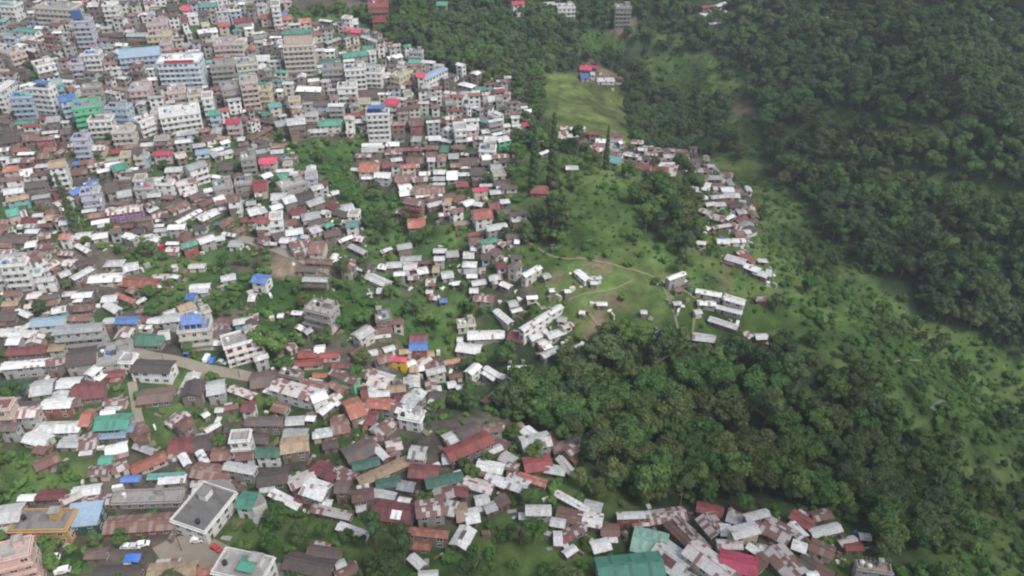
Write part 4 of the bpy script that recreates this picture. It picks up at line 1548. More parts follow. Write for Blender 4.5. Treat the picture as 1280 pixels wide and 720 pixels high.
def extras(b, root, X, Y, h):
    mk = b['mark']
    def bx(name, mat, *a):
        m = MB(); m.box(*a, mat); return m.build(name, root)
    if 'hotel block with red' in mk:
        bx('roof_band', 'redframe', -X*.6, X*.8, -Y - .6, -Y - .36, h + .3, h + 1.6)
    elif 'blue panel on top' in mk:
        bx('roof_panel', 'roof_B', -X - .3, X * .1, -Y*.2, Y*.2, h + 1.0, h + 5.5)
    elif 'blue roof terrace' in mk or 'blue terrace' in mk:
        bx('terrace_roof', 'roof_B', -X*.8, X*.7, -Y*.7, Y*.7, h + 2.7, h + 2.85)
    elif 'red roof terrace' in mk:
        bx('terrace_floor', 'roof_P', -X*.2, X*.5, -Y*.6, Y*.4, h + .24, h + .4)
    elif 'green roofed top' in mk:
        bx('upper_storey', 'wall_o', -X*.9, X*.95, -Y*.2, Y*.95, h + .24, h + 5.5)
        bx('upper_roof', 'roof_G', -X*.98, X*1.03, -Y*.3, Y*1.0, h + 5.51, h + 5.7)
    elif 'under a blue roof' in mk:
        m = MB(); bb = dict(b, L=b['L']*.72, D=b['D']*.8, form='g', rise=2.2, hw=h+2.6, roof='B'); roof_mb(bb, m)
        m.build('upper_roof', root)
        for sx in (-.6, -.2, .2, .6):
            for sy in (-.6, .6):
                m = MB(); m.box(sx*X-.15, sx*X+.15, sy*Y-.15, sy*Y+.15, h + .23, h + 2.6, 'wall_c'); m.build('column', root)
    elif 'blue tank on top' in mk:
        put(TANKS[1], 'water_tank', root, (-X*.5, 0, h + .23), 0, (1.6, 1.6, 1.2))
    elif 'jade roof terrace' in mk:
        bx('terrace_roof', 'roof_G', -X*.1, X*.6, -Y*.7, Y*.5, h + 1.8, h + 1.95)
    elif 'skylights' in mk:
        for sx in (.1, .3):
            m = MB(); a = Y*.55; zz = h + b['rise'] * (1 - a / (b['D']/2))
            m.box(-.8, .8, -1.2, 1.2, 0, .1, 'white'); o = m.build('skylight', root)
            o.location = (sx*X, -a, zz + .12); o.rotation_euler = (math.atan2(b['rise'], b['D']/2), 0, 0)
    elif 'maroon square' in mk:
        for s in (-1,):
            m = MB(); a = Y*.5; zz = h + b['rise'] * (1 - a / (b['D']/2))
            m.box(-X*.42, X*.42, -Y*.3, Y*.3, 0, .08, 'roof_M'); o = m.build('roof_patch', root)
            o.location = (0, -a, zz + .1); o.rotation_euler = (math.atan2(b['rise'], b['D']/2), 0, 0)
    elif 'dark square opening' in mk:
        bx('opening', 'roof_d', -X*.25, X*.1, -Y*.2, Y*.3, h + .24, h + .5)  # dark slab on the roof; its colour imitates the shade inside a hole
    elif 'dark open strip' in mk:
        bx('roof_opening', 'roof_d', -X*.5, X*.5, -.5, .5, h + b['rise'] + .0, h + b['rise'] + .16)  # dark strip laid over the ridge, no gap is cut
    elif 'ringed with dark posts' in mk:
        for i in range(9):
            m = MB(); m.box(-.15, .15, -.15, .15, h + .96, h + 2.2, 'roof_d'); o = m.build('post', root)
            o.location = (-X + .2 + i * (2*X - .4) / 8, Y - .05, 0)
    elif 'unfinished concrete' in mk:
        if 'pink' in mk: bx('painted_lower_wall', 'wall_p', -X - .04, X + .04, -Y - .04, Y + .04, -.5, 2.6)
        for i in range(4):
            for j in (-1, 1):
                m = MB(); m.box(-.18, .18, -.18, .18, h + .96, h + 2.3, 'roof_C'); o = m.build('column', root)
                o.location = (-X*.92 + i * X*1.84 / 3, j * Y*.9, 0)
    elif 'curved block' in mk:
        m = MB(); n = 10
        pts = [(X + .36 + 2.6 * math.sin(math.pi * i / n) , -Y + 2*Y*i/n) for i in range(n + 1)]
        for p, q in zip(pts[:-1], pts[1:]):
            m.quad([(*p, -2), (*q, -2), (*q, h+.2), (*p, h+.2)], 'wall_W'); m.quad([(X+.3, p[1], h+.2), (*p, h+.2), (*q, h+.2), (X+.3, q[1], h+.2)], 'roof_C')
        m.build('curved_bay', root)

# ---- naming and describing
for b in B + FILL:
    if b['form'] == 'f' and b['st'] >= 3: b['name'] = 'apartment_building'
    elif b['st'] == 1 and b['L'] < 7.6 and b['D'] < 7: b['name'] = 'shack'
    else: b['name'] = 'house'
ALL = B + FILL
keep = []
for nm, cap in (('apartment_building', 150), ('house', 300), ('shack', 290)):
    c = sorted([b for b in ALL if b['name'] == nm], key=lambda b: (not b['mark'], -b['sz']))
    for b in c[:cap]: b['own'] = True
    print('KIND', nm, len(c), 'hand', sum(1 for b in c if b in B))
MARKS = [b for b in B if b['mark'] and b.get('own')]
TOPS = [dict(u=b['u'], v=b['v'], mark=b['mark']) for b in MARKS if len(b['mark'].split()) <= 7]
def relation(o, l):
    dx, dy = o['u'] - l['u'], o['v'] - l['v']
    if abs(dx) > abs(dy) * 1.3: return 'right of' if dx > 0 else 'left of'
    return 'below' if dy > 0 else 'above'
ORD = ['', 'second ', 'third ', 'fourth ', 'fifth ', 'sixth ', 'seventh ', 'eighth ', 'ninth ', 'tenth ', 'eleventh ', 'twelfth ']
def describe_all(objs, desc):
    """objs: dicts with u, v. Gives each its own label: look + side + landmark + rank by distance"""
    buckets = {}
    for o in objs:
        if o.get('mark'): o['label'] = o['mark']; continue
        ls = sorted(TOPS, key=lambda l: (l['u'] - o['u'])**2 + 1.6 * (l['v'] - o['v'])**2)
        best = None
        for l in ls[:3]:
            key = (desc(o), relation(o, l), l['mark'])
            n = len(buckets.get(key, []))
            if best is None or n < best[0]: best = (n, key, l)
            if n == 0: break
        buckets.setdefault(best[1], []).append((((best[2]['u']-o['u'])**2 + (best[2]['v']-o['v'])**2), id(o), o))
    for (ds, rel, mark), lst in buckets.items():
        for i, (_, _, o) in enumerate(sorted(lst, key=lambda t: t[:2])):
            o['label'] = f'{ds}, {ORD[min(i, 11)] if i else "just "}{rel} the {mark}'
            if len(o['label'].split()) > 16: print('LONG', o['label'])
def b_desc(b):
    ph, wl = ROOFS[b['roof']][4], WALLS[b['wall']][1]
    wl = {'brown plank': 'timber', 'bare concrete': 'concrete'}.get(wl, wl)
    if b['roof'] == 's': ph = 'rust striped'
    wl = {'pale yellow': 'yellow', 'dark red': 'red', 'dark green': 'green'}.get(wl, wl)
    if b['name'] == 'shack': return f'{ph} roofed shack'
    if b['form'] == 'f': return f'{wl} {["one","one","two","three","four","five","six","seven"][b["st"]]} storey flat ' + ('block' if b['st'] > 2 else 'house')
    return f'{ph} roofed {wl} house' if len((ph + wl).split()) < 3 and ' ' not in ph + wl else f'{ph} roof {wl} house'
describe_all([b for b in ALL if b.get('own')], b_desc)
GROUPS = {'apartment_building': 'multi storey blocks of the hillside town', 'house': 'houses of the hillside town', 'shack': 'tin shacks between the houses'}
CATS = {'apartment_building': 'apartment building', 'house': 'house', 'shack': 'shack'}
uid = 1
mass = MB()
for b in ALL:
    uid += 1
    if b.get('own'):
        r = make_building(b, uid)
        tag(r, b['label'], CATS[b['name']], GROUPS[b['name']])
    else:
        UV0[0], UV0[1] = 60.0 * (uid % 900) + 4, float(uid % 13) * 3.7
        z, zmin = base_z(b)
        b['rise'] = {'g': min(b['D'] * (.12 + .07 * (uid % 5) / 4), 2.4), 'm': b['D'] * .12, 'h': b['D'] * .24, 'f': 0}[b['form']]
        one = MB(); X, Y, h = body_mb(b, z - zmin + .4, one); roof_mb(b, one)
        for (x, y, zz, rz, w_, h_) in window_slots(b, X, Y, h)[:8]:
            one.box(-w_/2, w_/2, -.05, .05, -h_/2, h_/2, 'glass', M=Matrix.Translation((x, y, zz)) @ Matrix.Rotation(rz, 4, 'Z'))
        Mx = Matrix.Translation((b['x'], b['y'], z)) @ Matrix.Rotation(b['yaw'], 4, 'Z')
        n0 = len(mass.v)
        mass.v += [tuple(Mx @ Vector(p)) for p in one.v]
        mass.f += [tuple(i + n0 for i in f) for f in one.f]
        mass.m += [mass.slot(one.mats[k_]) for k_ in one.m]
        mass.uv += one.uv
if mass.v:
    tag(mass.build('crowded_small_houses'), 'tightly packed small tin roofed houses filling the gaps of the town', kind='stuff')
UV0[0] = UV0[1] = 0.0

# ------------------------------------------------------------ trees
def crown_mesh(name, seed, rx, rz, clumps, leaves, mat, leaf=.5, cone=False):
    """many leaf-sized faces spread over clumps; unit: metres, crown base at z=0"""
    r_ = np.random.default_rng(seed)
    V, F, tone = [], [], []
    cs = []
    for i in range(clumps):
        if cone:
            t = (i + .5) / clumps
            rad = rx * (1 - t) ** .8 * .55
            a = i * 2.4
            c = np.array([math.cos(a) * rad, math.sin(a) * rad, t * 2 * rz]); cr = rx * (.42 * (1 - t) + .22)
        else:
            a, q = r_.uniform(0, 2*math.pi), math.sqrt(r_.uniform(0, 1))
            zz = r_.uniform(-.55, 1)
            k_ = math.sqrt(max(.05, 1 - (zz*.85)**2))
            c = np.array([math.cos(a)*rx*.72*q*k_, math.sin(a)*rx*.72*q*k_, rz*(1 + zz*.62)]); cr = rx * r_.uniform(.26, .44)
        cs.append((c, cr, r_.uniform(0, 1)))
    # opaque hearts of the clumps
    for c, cr, tn in cs:
        n0 = len(V); nl, nk = 5, 8
        for i in range(nl + 1):
            for j in range(nk):
                ph, th = math.pi * i / nl, 2*math.pi*j/nk
                rr = cr * .80 * (1 + .22 * math.sin(3*th + tn*9) * math.sin(2*ph + tn*5) + r_.uniform(-.08, .08))
                V.append(c + rr * np.array([math.sin(ph)*math.cos(th), math.sin(ph)*math.sin(th), .8*math.cos(ph)]))
        for i in range(nl):
            for j in range(nk):
                F.append((n0+i*nk+j, n0+(i+1)*nk+j, n0+(i+1)*nk+(j+1)%nk, n0+i*nk+(j+1)%nk)); tone.append(tn)
    per = leaves // clumps
    for c, cr, tn in cs:
        for _ in range(per):
            d = r_.normal(size=3); d /= np.linalg.norm(d)
            if d[2] < -.3: d[2] *= -1
            p = c + d * cr * r_.uniform(.78, 1.18) * np.array([1, 1, .85])
            nrm = d + r_.normal(size=3) * .55; nrm /= np.linalg.norm(nrm)
            t1 = np.cross(nrm, [0, 0, 1.0]) + 1e-3; t1 /= np.linalg.norm(t1); t2 = np.cross(nrm, t1)
            s = leaf * r_.uniform(.5, 1.1)
            n0 = len(V)
            V += [p - t1*s*.6, p - t2*s*.45, p + t1*s*.6, p + t2*s*.45]
            F.append((n0, n0+1, n0+2, n0+3)); tone.append(min(1, max(0, tn + r_.uniform(-.25, .25))))
    me = bpy.data.meshes.new(name)
    me.from_pydata([tuple(map(float, v)) for v in V], [], F)
    a = me.attributes.new('tone', 'FLOAT', 'FACE'); a.data.foreach_set('value', tone)
    me.materials.append(MATS[mat]); me.update()
    return me
def trunk_mesh(name, h, r, limbs, seed):
    r_ = random.Random(seed); m = MB()
    def seg(p, q, ra, rb, n=7):
        p, q = Vector(p), Vector(q); d = (q - p).normalized(); t1 = d.orthogonal().normalized(); t2 = d.cross(t1)
        A_ = [p + (t1*math.cos(2*math.pi*i/n) + t2*math.sin(2*math.pi*i/n))*ra for i in range(n)]
        B_ = [q + (t1*math.cos(2*math.pi*i/n) + t2*math.sin(2*math.pi*i/n))*rb for i in range(n)]
        for i in range(n):
            j = (i+1) % n; m.quad([A_[i], A_[j], B_[j], B_[i]], 'bark')
    mid = (r_.uniform(-.3, .3), r_.uniform(-.3, .3), h * .55)
    seg((0, 0, -1.2), mid, r, r*.75); seg(mid, (mid[0]*1.5, 0, h), r*.75, r*.4)
    for i in range(limbs):
        a = i * 2.1 + r_.uniform(0, 1)
        seg((mid[0], mid[1], h*r_.uniform(.5, .85)), (math.cos(a)*h*.38, math.sin(a)*h*.38, h*1.08), r*.4, r*.15, 5)
    return m.mesh(name)
# kinds: name, crown mesh, trunk mesh, trunk height, natural crown radius
KIT = []
for i in range(4):
    KIT.append(('broadleaf_tree', crown_mesh('crown', 10+i, 3.6, 2.9, 15, 1500, ('leaf_dark', 'leaf_dark', 'leaf_mid', 'leaf_olive')[i], .55), trunk_mesh('trunk', 3.6, .28, 4, i), 2.4, 3.6, 'dark'))
for i in range(4):
    KIT.append(('leafy_tree', crown_mesh('crown', 30+i, 3.2, 2.7, 13, 1300, 'leaf_mid', .55), trunk_mesh('trunk', 3.0, .22, 4, 9+i), 2.0, 3.2, 'green'))
for i in range(2):
    KIT.append(('tall_tree', crown_mesh('crown', 50+i, 3.0, 4.8, 18, 1700, 'leaf_mid' if i else 'leaf_dark', .5), trunk_mesh('trunk', 6.0, .3, 5, 20+i), 4.6, 3.0, 'tall'))
for i in range(3):
    KIT.append(('bush', crown_mesh('crown', 70+i, 1.9, 1.2, 8, 700, 'leaf_light', .38), trunk_mesh('trunk', 1.0, .1, 2, 30+i), .1, 1.9, 'light'))
KIT.append(('bush', crown_mesh('crown', 80, 1.8, 1.1, 8, 700, 'leaf_mid', .38), trunk_mesh('trunk', 1.0, .1, 2, 40), .1, 1.8, 'green'))
KIT.append(('cypress', crown_mesh('crown', 90, 2.5, 10.5, 40, 3600, 'leaf_dark', .4, cone=True), trunk_mesh('trunk', 3.0, .3, 0, 41), .8, 2.0, 'dark'))
IDX = {}
for i, k_ in enumerate(KIT): IDX.setdefault(k_[0], []).append(i)

sites = []
boxes = [(b['x'], b['y'], 0, 0, b['yaw'], b['L'], b['D']) for b in ALL]
grid = {}
for t in boxes: grid.setdefault((int(t[0]//30), int(t[1]//30)), []).append(t)
def near_boxes(x, y):
    i, j = int(x//30), int(y//30)
    return [t for a in (-1,0,1) for b_ in (-1,0,1) for t in grid.get((i+a, j+b_), [])]
BARE = [[(640,330),(860,330),(860,400),(700,400)], [(850,380),(1000,400),(990,440),(850,430)]]
step = 3.6
Xs, Ys = np.meshgrid(np.arange(-430, 520, step), np.arange(95, 780, step))
Xs = (Xs + rng.uniform(-1.7, 1.7, Xs.shape)).ravel(); Ys = (Ys + rng.uniform(-1.7, 1.7, Ys.shape)).ravel()
Cs, Us, Vs, Ds = cover(Xs, Ys)
vis = (Us > -60) & (Us < 1340) & (Vs > -70) & (Vs < 790)
Pn = noise2(Xs * .9 + 20, Ys * .9)
for x, y, c, u, v, dep, pn in zip(Xs[vis], Ys[vis], Cs[vis], Us[vis], Vs[vis], Ds[vis], Pn[vis]):
    q = rng.random()
    if c == 1:
        if q > (.80 if pn > -1.5 else .40): continue
        kind = str(rng.choice(['broadleaf_tree', 'leafy_tree', 'tall_tree', 'bush'], p=[.42, .33, .05, .20]))
        s = rng.uniform(.6, 1.25)
        if u > 900 and v < 440: s *= rng.uniform(.9, 1.5)
        if 640 < u < 1180 and v > 430: s *= rng.uniform(1.05, 1.5)
    elif c == 2:
        if q > .85: continue
        kind = str(rng.choice(['leafy_tree', 'bush', 'broadleaf_tree'], p=[.16, .74, .10] if v > 380 else [.10, .86, .04])); s = rng.uniform(.5, 1.15)
    elif c == 3:
        bare = any(in_poly(np.array(u), np.array(v), p) for p in BARE)
        if q > (.06 if bare else .97): continue
        tuft = q > (.66 if u > 1040 and v > 430 else .36 if u > 930 and pn > -1.2 else .34 if pn > -.3 else .14)
        kind = 'bush' if tuft else str(rng.choice(['bush', 'leafy_tree', 'broadleaf_tree'], p=[.91, .06, .03])); s = rng.uniform(.22, .5) if tuft else rng.uniform(.5, 1.25)
    elif c == 0:
        if q > (.62 if v > 380 else .34 if v > 240 else .18): continue
        kind = str(rng.choice(['bush', 'leafy_tree', 'broadleaf_tree'], p=[.66, .24, .10])); s = rng.uniform(.5, .95)
    elif c == 5:
        if q > .03: continue
        kind = 'bush'; s = .5
    else: continue
    i = int(rng.choice(IDX[kind]))
    stand = math.sin(x * .037 + 2 * math.sin(y * .02)) + math.sin(y * .045 + x * .018)      # stands of one species
    if kind == 'broadleaf_tree' and q > .08: i = IDX[kind][3] if stand > 1.0 else IDX[kind][2] if stand > .35 else IDX[kind][int(rng.integers(2))]
    if (c == 3 or c == 2 and v > 560) and kind == 'bush': i = IDX['bush'][int(rng.integers(3))]
    rad = KIT[i][4] * s
    if not clear_of(x, y, rad * (.55 if c != 0 else .45), near_boxes(x, y)) or (c in (0, 2) and v > 290 and on_road(x, y, rad * .8)): continue
    sites.append(dict(x=float(x), y=float(y), i=i, s=float(s), rot=float(rng.uniform(0, 6.28)), u=float(u), v=float(v) - 8, size=rad / float(dep), d=float(dep), name=kind))
# trees the photograph shows singly
for (u, v, kind, s) in ((667, 240, 'cypress', 1.05), (690, 236, 'cypress', 1.15), (757, 212, 'cypress', .7), (20, 505, 'leafy_tree', 1.1), (175, 500, 'bush', 1.3),
                        (330, 445, 'leafy_tree', 1.5), (348, 450, 'leafy_tree', 1.4), (97, 292, 'cypress', .9), (470, 690, 'tall_tree', 1.2), (505, 705, 'tall_tree', 1.2), (455, 355, 'tall_tree', .9), (430, 350, 'broadleaf_tree', 1.1),
                        (690, 290, 'tall_tree', 1.3), (705, 300, 'tall_tree', 1.2), (840, 300, 'tall_tree', 1.3), (855, 320, 'broadleaf_tree', 1.2)):
    x, y, d_ = ground_at(u, v)
    i = IDX[kind][0]
    sites.append(dict(x=x, y=y, i=i, s=s, rot=0.0, u=u, v=v - 20, size=99, d=d_, name=kind))


print('TREE SITES', len(sites))
CY = [t for t in sites if t['name'] == 'cypress']
sites = [t for t in sites if t['name'] in ('cypress', 'bush') or all(math.hypot(t['x'] - c['x'], (t['y'] - c['y']) * .35) > 7 or t['y'] > c['y'] + 3 for c in CY)]
TREE_CAP = {'broadleaf_tree': 170, 'leafy_tree': 120, 'tall_tree': 60, 'bush': 120, 'cypress': 9}
own_trees, rest = [], []
for nm, cap in TREE_CAP.items():
    c = sorted([t for t in sites if t['name'] == nm and -5 < t['u'] < 1285 and -5 < t['v'] < 728], key=lambda t: -t['size'])
    own_trees += c[:cap]
    for t in c[:cap]: t['own'] = True
rest = [t for t in sites if not t.get('own')]
TDESC = {'dark': 'dark broad crowned tree', 'green': 'mid green leafy tree', 'tall': 'tall slender tree', 'light': 'light green round bush'}
def t_desc(t):
    if t['name'] == 'cypress': return 'tall dark cypress'
    if t['name'] == 'bush': return ('light' if KIT[t['i']][5] == 'light' else 'mid') + ' green bush'
    return ('large ' if t['s'] > 1.1 else 'small ' if t['s'] < .75 else '') + TDESC[KIT[t['i']][5]]
describe_all(own_trees, t_desc)
protos = {}
for t in own_trees:
    nm, cr, tr, th, _r, _d = KIT[t['i']]
    r = empty(nm, (t['x'], t['y'], float(HG(t['x'], t['y'])) - .1), t['rot']); r.scale = (t['s'], t['s'], t['s'] * (1.35 if nm == 'cypress' else 1.0))
    tag(r, t['label'], 'bush' if nm == 'bush' else 'tree', {'bush': 'bushes on the slopes', 'cypress': 'cypresses by the maroon hut'}.get(nm, 'trees of the wooded slopes'))
    if t['i'] not in protos:
        a = bpy.data.objects.new('trunk', tr); b_ = bpy.data.objects.new('crown', cr)
        protos[t['i']] = (a, b_)
    else: a, b_ = (o.copy() for o in protos[t['i']])
    for o in (a, b_): COL.link(o); o.parent = r
    b_.location = (0, 0, th)

def scatter(name, pts, kinds, label):
    """one object: a set of points that a geometry-nodes tree turns into whole trees"""
    coll = bpy.data.collections.new(name + ' sources')
    for n_, i in enumerate(kinds):
        nm, cr, tr, th, _r, _d = KIT[i]
        me = cr.copy(); base = len(me.vertices)
        m2 = MB(); vs = [tuple(v.co) for v in me.vertices]; 
        V = [(a, b_, c + th) for a, b_, c in vs] + [tuple(v.co) for v in tr.vertices]
        F = [tuple(p.vertices) for p in me.polygons] + [tuple(k + base for k in p.vertices) for p in tr.polygons]
        nf = len(me.polygons); tn = [0.0] * nf; me.attributes['tone'].data.foreach_get('value', tn)
        j = bpy.data.meshes.new(nm); j.from_pydata(V, [], F)
        j.materials.append(cr.materials[0]); j.materials.append(MATS['bark'])
        j.polygons.foreach_set('material_index', [0]*nf + [1]*(len(F)-nf))
        a = j.attributes.new('tone', 'FLOAT', 'FACE'); a.data.foreach_set('value', tn + [0.0]*(len(F)-nf)); j.update()
        bpy.data.meshes.remove(me)
        o = bpy.data.objects.new(f'{n_:02d} source', j); coll.objects.link(o)
    me = bpy.data.meshes.new(name)
    me.from_pydata([(t['x'], t['y'], float(HG(t['x'], t['y'])) - .1) for t in pts], [], [])
    for an, ty, vals in (('size', 'FLOAT', [t['s'] for t in pts]), ('turn', 'FLOAT', [t['rot'] for t in pts]), ('pick', 'INT', [kinds.index(t['i']) for t in pts])):
        a = me.attributes.new(an, ty, 'POINT'); a.data.foreach_set('value', vals)
    ob = bpy.data.objects.new(name, me); COL.link(ob)
    tag(ob, label, kind='stuff')
    ng = bpy.data.node_groups.new(name, 'GeometryNodeTree')
    ng.interface.new_socket('Geometry', in_out='INPUT', socket_type='NodeSocketGeometry'); ng.interface.new_socket('Geometry', in_out='OUTPUT', socket_type='NodeSocketGeometry')
    gi, go = ng.nodes.new('NodeGroupInput'), ng.nodes.new('NodeGroupOutput')
    ci = ng.nodes.new('GeometryNodeCollectionInfo'); ci.inputs['Collection'].default_value = coll
    ci.inputs['Separate Children'].default_value = True; ci.inputs['Reset Children'].default_value = True
    ip = ng.nodes.new('GeometryNodeInstanceOnPoints'); ip.inputs['Pick Instance'].default_value = True
    def named(n_, ty):
        a = ng.nodes.new('GeometryNodeInputNamedAttribute'); a.data_type = ty; a.inputs['Name'].default_value = n_
        return a.outputs['Attribute']
    cx = ng.nodes.new('ShaderNodeCombineXYZ'); ng.links.new(named('turn', 'FLOAT'), cx.inputs[2])
    sx = ng.nodes.new('ShaderNodeCombineXYZ')
    sz = named('size', 'FLOAT')
    for k in range(3): ng.links.new(sz, sx.inputs[k])
    ng.links.new(gi.outputs[0], ip.inputs['Points']); ng.links.new(ci.outputs[0], ip.inputs['Instance'])
    ng.links.new(named('pick', 'INT'), ip.inputs['Instance Index'])
    er = ng.nodes.new('FunctionNodeEulerToRotation'); ng.links.new(cx.outputs[0], er.inputs[0]); ng.links.new(er.outputs[0], ip.inputs['Rotation'])
    ng.links.new(sx.outputs[0], ip.inputs['Scale']); ng.links.new(ip.outputs[0], go.inputs[0])
    md = ob.modifiers.new('trees', 'NODES'); md.node_group = ng
    return ob
tk = [i for n_ in ('broadleaf_tree', 'leafy_tree', 'tall_tree') for i in IDX[n_]]
scatter('far_forest', [t for t in rest if t['name'] != 'bush'], tk, 'unbroken broadleaf forest covering the valley sides and ridges')
scatter('undergrowth', [t for t in rest if t['name'] == 'bush'], IDX['bush'], 'low green bushes covering slopes and gaps between houses')

# ------------------------------------------------------------ small things
def lay(u, v):
    x, y, d_ = ground_at(u, v)
    return x, y, float(HG(x, y))
def make_car(col, loc, rz, label, van=False):
    r = empty('parked_car', loc, rz)
    m = MB(); L_, W_ = 2.1, .85
    prof = [(-2.1,.35), (2.1,.35), (2.15,.8), (1.3,1.0), (.6,1.5), (-1.2,1.55), (-1.9,1.05), (-2.15,.9)] if not van else [(-2.2,.35), (2.2,.35), (2.2,1.0), (1.7,1.8), (-2.2,1.9)]
    n = len(prof)
    m.quad([(x, -W_, z) for x, z in prof], col); m.quad([(x, W_, z) for x, z in prof][::-1], col)
    for i in range(n):
        a, b_ = prof[i], prof[(i+1) % n]
        m.quad([(a[0], -W_, a[1]), (a[0], W_, a[1]), (b_[0], W_, b_[1]), (b_[0], -W_, b_[1])], col)
    m.build('body', r)
    m = MB(); m.box(-.05, .05, -.72, .72, -.3, .3, 'glass'); o = m.build('windscreen', r)
    o.location = (.98, 0, 1.28) if not van else (1.97, 0, 1.42); o.rotation_euler = (0, R(-54) if not van else R(-32), 0)
    for s in (-1, 1):
        m = MB(); m.box(-1.2, .5, s*W_ - .02, s*W_ + .02, 1.08, 1.42, 'glass'); m.build('side_window', r)
        for x in (-1.35, 1.35):
            m = MB(); m.cyl(0, 0, -.1, .1, .33, 'tyre', 12); w_ = m.build('wheel', r)
            w_.location = (x, s * .82, .33); w_.rotation_euler = (R(90), 0, 0)
    return tag(r, label, 'car', 'cars parked in the town')
for (u, v, c, a, van, lb) in (
    (259, 450, 'white', 1.5, True, 'white car parked by the road bend, beside the blue car'),
    (266, 452, 'blue', 1.5, False, 'blue car parked between two white cars at the road bend'),
    (278, 454, 'silver', -.4, False, 'silver car parked lowest of three at the road bend'),
    (248, 679, 'white', .1, False, 'white car parked under the white curved block'),
    (271, 688, 'red', -.5, False, 'red car parked beside the white curved block'),
    (160, 685, 'white', 0, False, 'white car parked under the wide rust roof, beside another'),
    (169, 685, 'silver', 0, False, 'silver car between two white cars under the wide rust roof'),
    (179, 682, 'white', .2, False, 'white car parked apart from two others near round green bush'),
    (68, 702, 'white', .2, True, 'white van parked in the trees by the salmon pink block'),
    (80, 716, 'white', .3, True, 'white van on the bottom edge by the salmon pink block')):
    x, y, z = lay(u, v)
    cr_ = make_car(c, (x, y, z + .2), a, lb, van); cr_.scale = (.8,) * 3

def tarp(u, v, w, d, col, label, rz=0, h=1.9):
    x, y, z = lay(u, v); r = empty('tarpaulin_shelter', (x, y, z), rz)
    m = MB(); n = 6
    for i in range(n):
        for j in range(n):
            f = lambda a, b_: ((a/n-.5)*w, (b_/n-.5)*d, h + .25*math.cos((a/n-.5)*3) + .12*math.sin(a*2.1+b_*1.7))
            m.quad([f(i,j), f(i+1,j), f(i+1,j+1), f(i,j+1)], col)
    m.build('sheet', r)
    for sx in (-.48, .48):
        for sy in (-.48, .48):
            m = MB(); m.cyl(sx*w, sy*d, -1.0, h, .06, 'bark', 6); m.build('pole', r)
    tag(r, label, 'tarpaulin', 'tarpaulins rigged between houses')
tarp(142, 293, 4.6, 5.0, 'orange', 'bright orange tarpaulin at the wood edge below the purple long house', .1)
tarp(826, 421, 4.2, 2.4, 'blue', 'blue tarpaulin alone on the meadow below the knoll houses')
tarp(168, 704, 4.0, 2.4, 'blue', 'blue tarpaulin rigged by the road near the bottom edge')
tarp(585, 409, 3.4, 2.0, 'blue', 'small blue tarpaulin beside the broad pale barn roof')
tarp(234, 446, 1.8, 1.6, 'blue', 'tiny blue tarpaulin at the roadside under the cream house')
tarp(88, 441, 2.6, 1.6, 'blue', 'blue sheet amid dark brown roofs near the school block')

# yard clutter nobody could count: loose sheets, planks, tanks, low walls
m = MB(); n_c = 0
for _ in range(6500):
    b = ALL[int(rng.integers(len(ALL)))]
    x = b['x'] + rng.uniform(-1, 1) * (b['L'] / 2 + 2.5); y = b['y'] + rng.uniform(-1, 1) * (b['D'] / 2 + 2.5)
    if not clear_of(x, y, .5, near_boxes(x, y)): continue
    z = float(HG(x, y)); a, c_, hh = rng.uniform(.3, 1.4), rng.uniform(.2, .9), rng.choice([.1, .3, .9, 1.6], p=[.3, .3, .25, .15])
    mt = str(rng.choice(['frame', 'wall_k', 'wall_n', 'roof_w', 'roof_r', 'roof_s', 'bluetank', 'wall_W', 'wall_c', 'path', 'roof_d', 'tank', 'redframe'], p=[.05,.17,.20,.06,.14,.07,.02,.05,.07,.06,.07,.03,.01]))
    m.box(-a, a, -c_, c_, -.7, hh, mt, bottom=False, M=Matrix.Translation((x, y, z)) @ Matrix.Rotation(rng.uniform(0, 3), 4, 'Z') @ Matrix.Rotation(rng.uniform(-.12, .12), 4, 'X'))
    n_c += 1
print('CLUTTER', n_c)
tag(m.build('yard_clutter'), 'loose sheets, planks and rubble lying in the yards', kind='stuff')

# power poles with cross arms beside the roads
for (u, v, lb) in ((205, 452, 'wooden power pole by the road under the dark green hipped roof'), (300, 472, 'wooden power pole beyond the three parked cars on the road'),
                   (338, 312, 'wooden power pole on the upper winding road'), (405, 345, 'wooden power pole where the upper road ends'),
                   (228, 690, 'wooden power pole beside the white curved block'), (690, 325, 'wooden power pole on the meadow footpath')):
    x, y, z = lay(u, v); r = empty('power_pole', (x, y, z), .4)
    m = MB(); m.cyl(0, 0, -.8, 8.0, .14, 'bark', 8, .09); m.build('pole', r)
    m = MB(); m.box(-.9, .9, -.12, -.0, 7.1, 7.25, 'bark'); m.build('cross_arm', r)
    for s in (-.7, 0, .7):
        m = MB(); m.cyl(s, -.06, 7.25, 7.5, .06, 'white', 6); m.build('insulator', r)
    tag(r, lb, 'power pole', 'power poles along the roads')

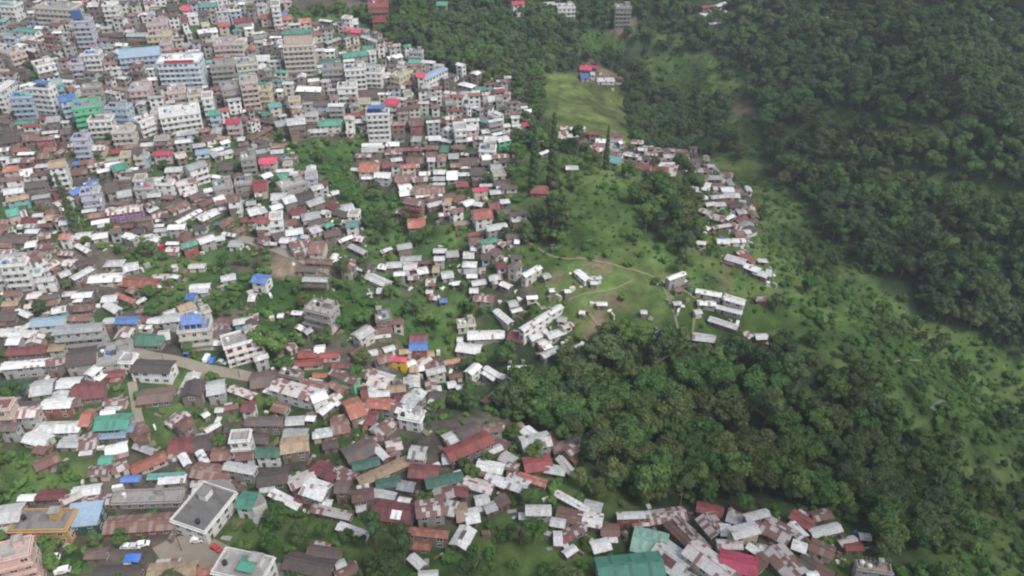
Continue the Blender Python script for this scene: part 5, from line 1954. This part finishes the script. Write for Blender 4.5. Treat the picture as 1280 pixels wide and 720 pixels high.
# ------------------------------------------------------------ clouds: unseen, added high above to shade the right and the foreground
def shade_cloud(cx, cy, cz, rx, ry, rz, seed):
    m = MB(); r_ = np.random.default_rng(seed); nl, nk = 14, 28
    pts = []
    for i in range(nl + 1):
        for j in range(nk):
            ph, th = math.pi*i/nl, 2*math.pi*j/nk
            k = 1 + .12*math.sin(3*th+seed) + .09*math.sin(5*th+2*ph+seed) + .06*math.sin(9*th+3*ph)
            pts.append((cx + rx*k*math.sin(ph)*math.cos(th), cy + ry*k*math.sin(ph)*math.sin(th), cz + rz*k*math.cos(ph)))
    for i in range(nl):
        for j in range(nk):
            m.quad([pts[i*nk+j], pts[(i+1)*nk+j], pts[(i+1)*nk+(j+1)%nk], pts[i*nk+(j+1)%nk]], 'shade_cloud', [(0,0)]*4)
    o = m.build('shade_cloud'); o['kind'] = 'structure'
    for p in o.data.polygons: p.use_smooth = True
CZ = 400
def shade_cloud_over(x, y, rx, ry, seed):
    k = CZ / SUN_DIR.z
    shade_cloud(x + SUN_DIR.x * k, y + SUN_DIR.y * k, CZ, rx, ry, 14, seed)
cr = random.Random(5)
for cxx in range(90, 760, 105):
    for cyy in range(150, 900, 115):
        if cxx < 250 and cyy < 110: continue
        shade_cloud_over(cxx + cr.uniform(-22, 22), cyy + cr.uniform(-22, 22), cr.uniform(26, 43), cr.uniform(26, 43), cxx + cyy)
for cxx in (-40, 40): shade_cloud_over(cxx, 120 + cr.uniform(-10, 10), 38, 34, cxx + 60)
HAZE = 0.00026

# ------------------------------------------------------------ the air: light haze that pales the far slopes
air = bpy.data.materials.new('air'); air.use_nodes = True
air.node_tree.nodes.remove(air.node_tree.nodes['Principled BSDF'])
pv = air.node_tree.nodes.new('ShaderNodeVolumePrincipled')
pv.inputs['Color'].default_value = (.80, .90, 1.0, 1)
pv.inputs['Density'].default_value = HAZE
pv.inputs['Anisotropy'].default_value = .2
air.node_tree.links.new(pv.outputs[0], air.node_tree.nodes['Material Output'].inputs['Volume'])
MATS['air'] = air
m = MB(); m.box(-2750, 2750, -1050, 3450, -120, 350, 'air')
hz = m.build('haze'); tag(hz, 'thin grey haze over the valley', kind='stuff')
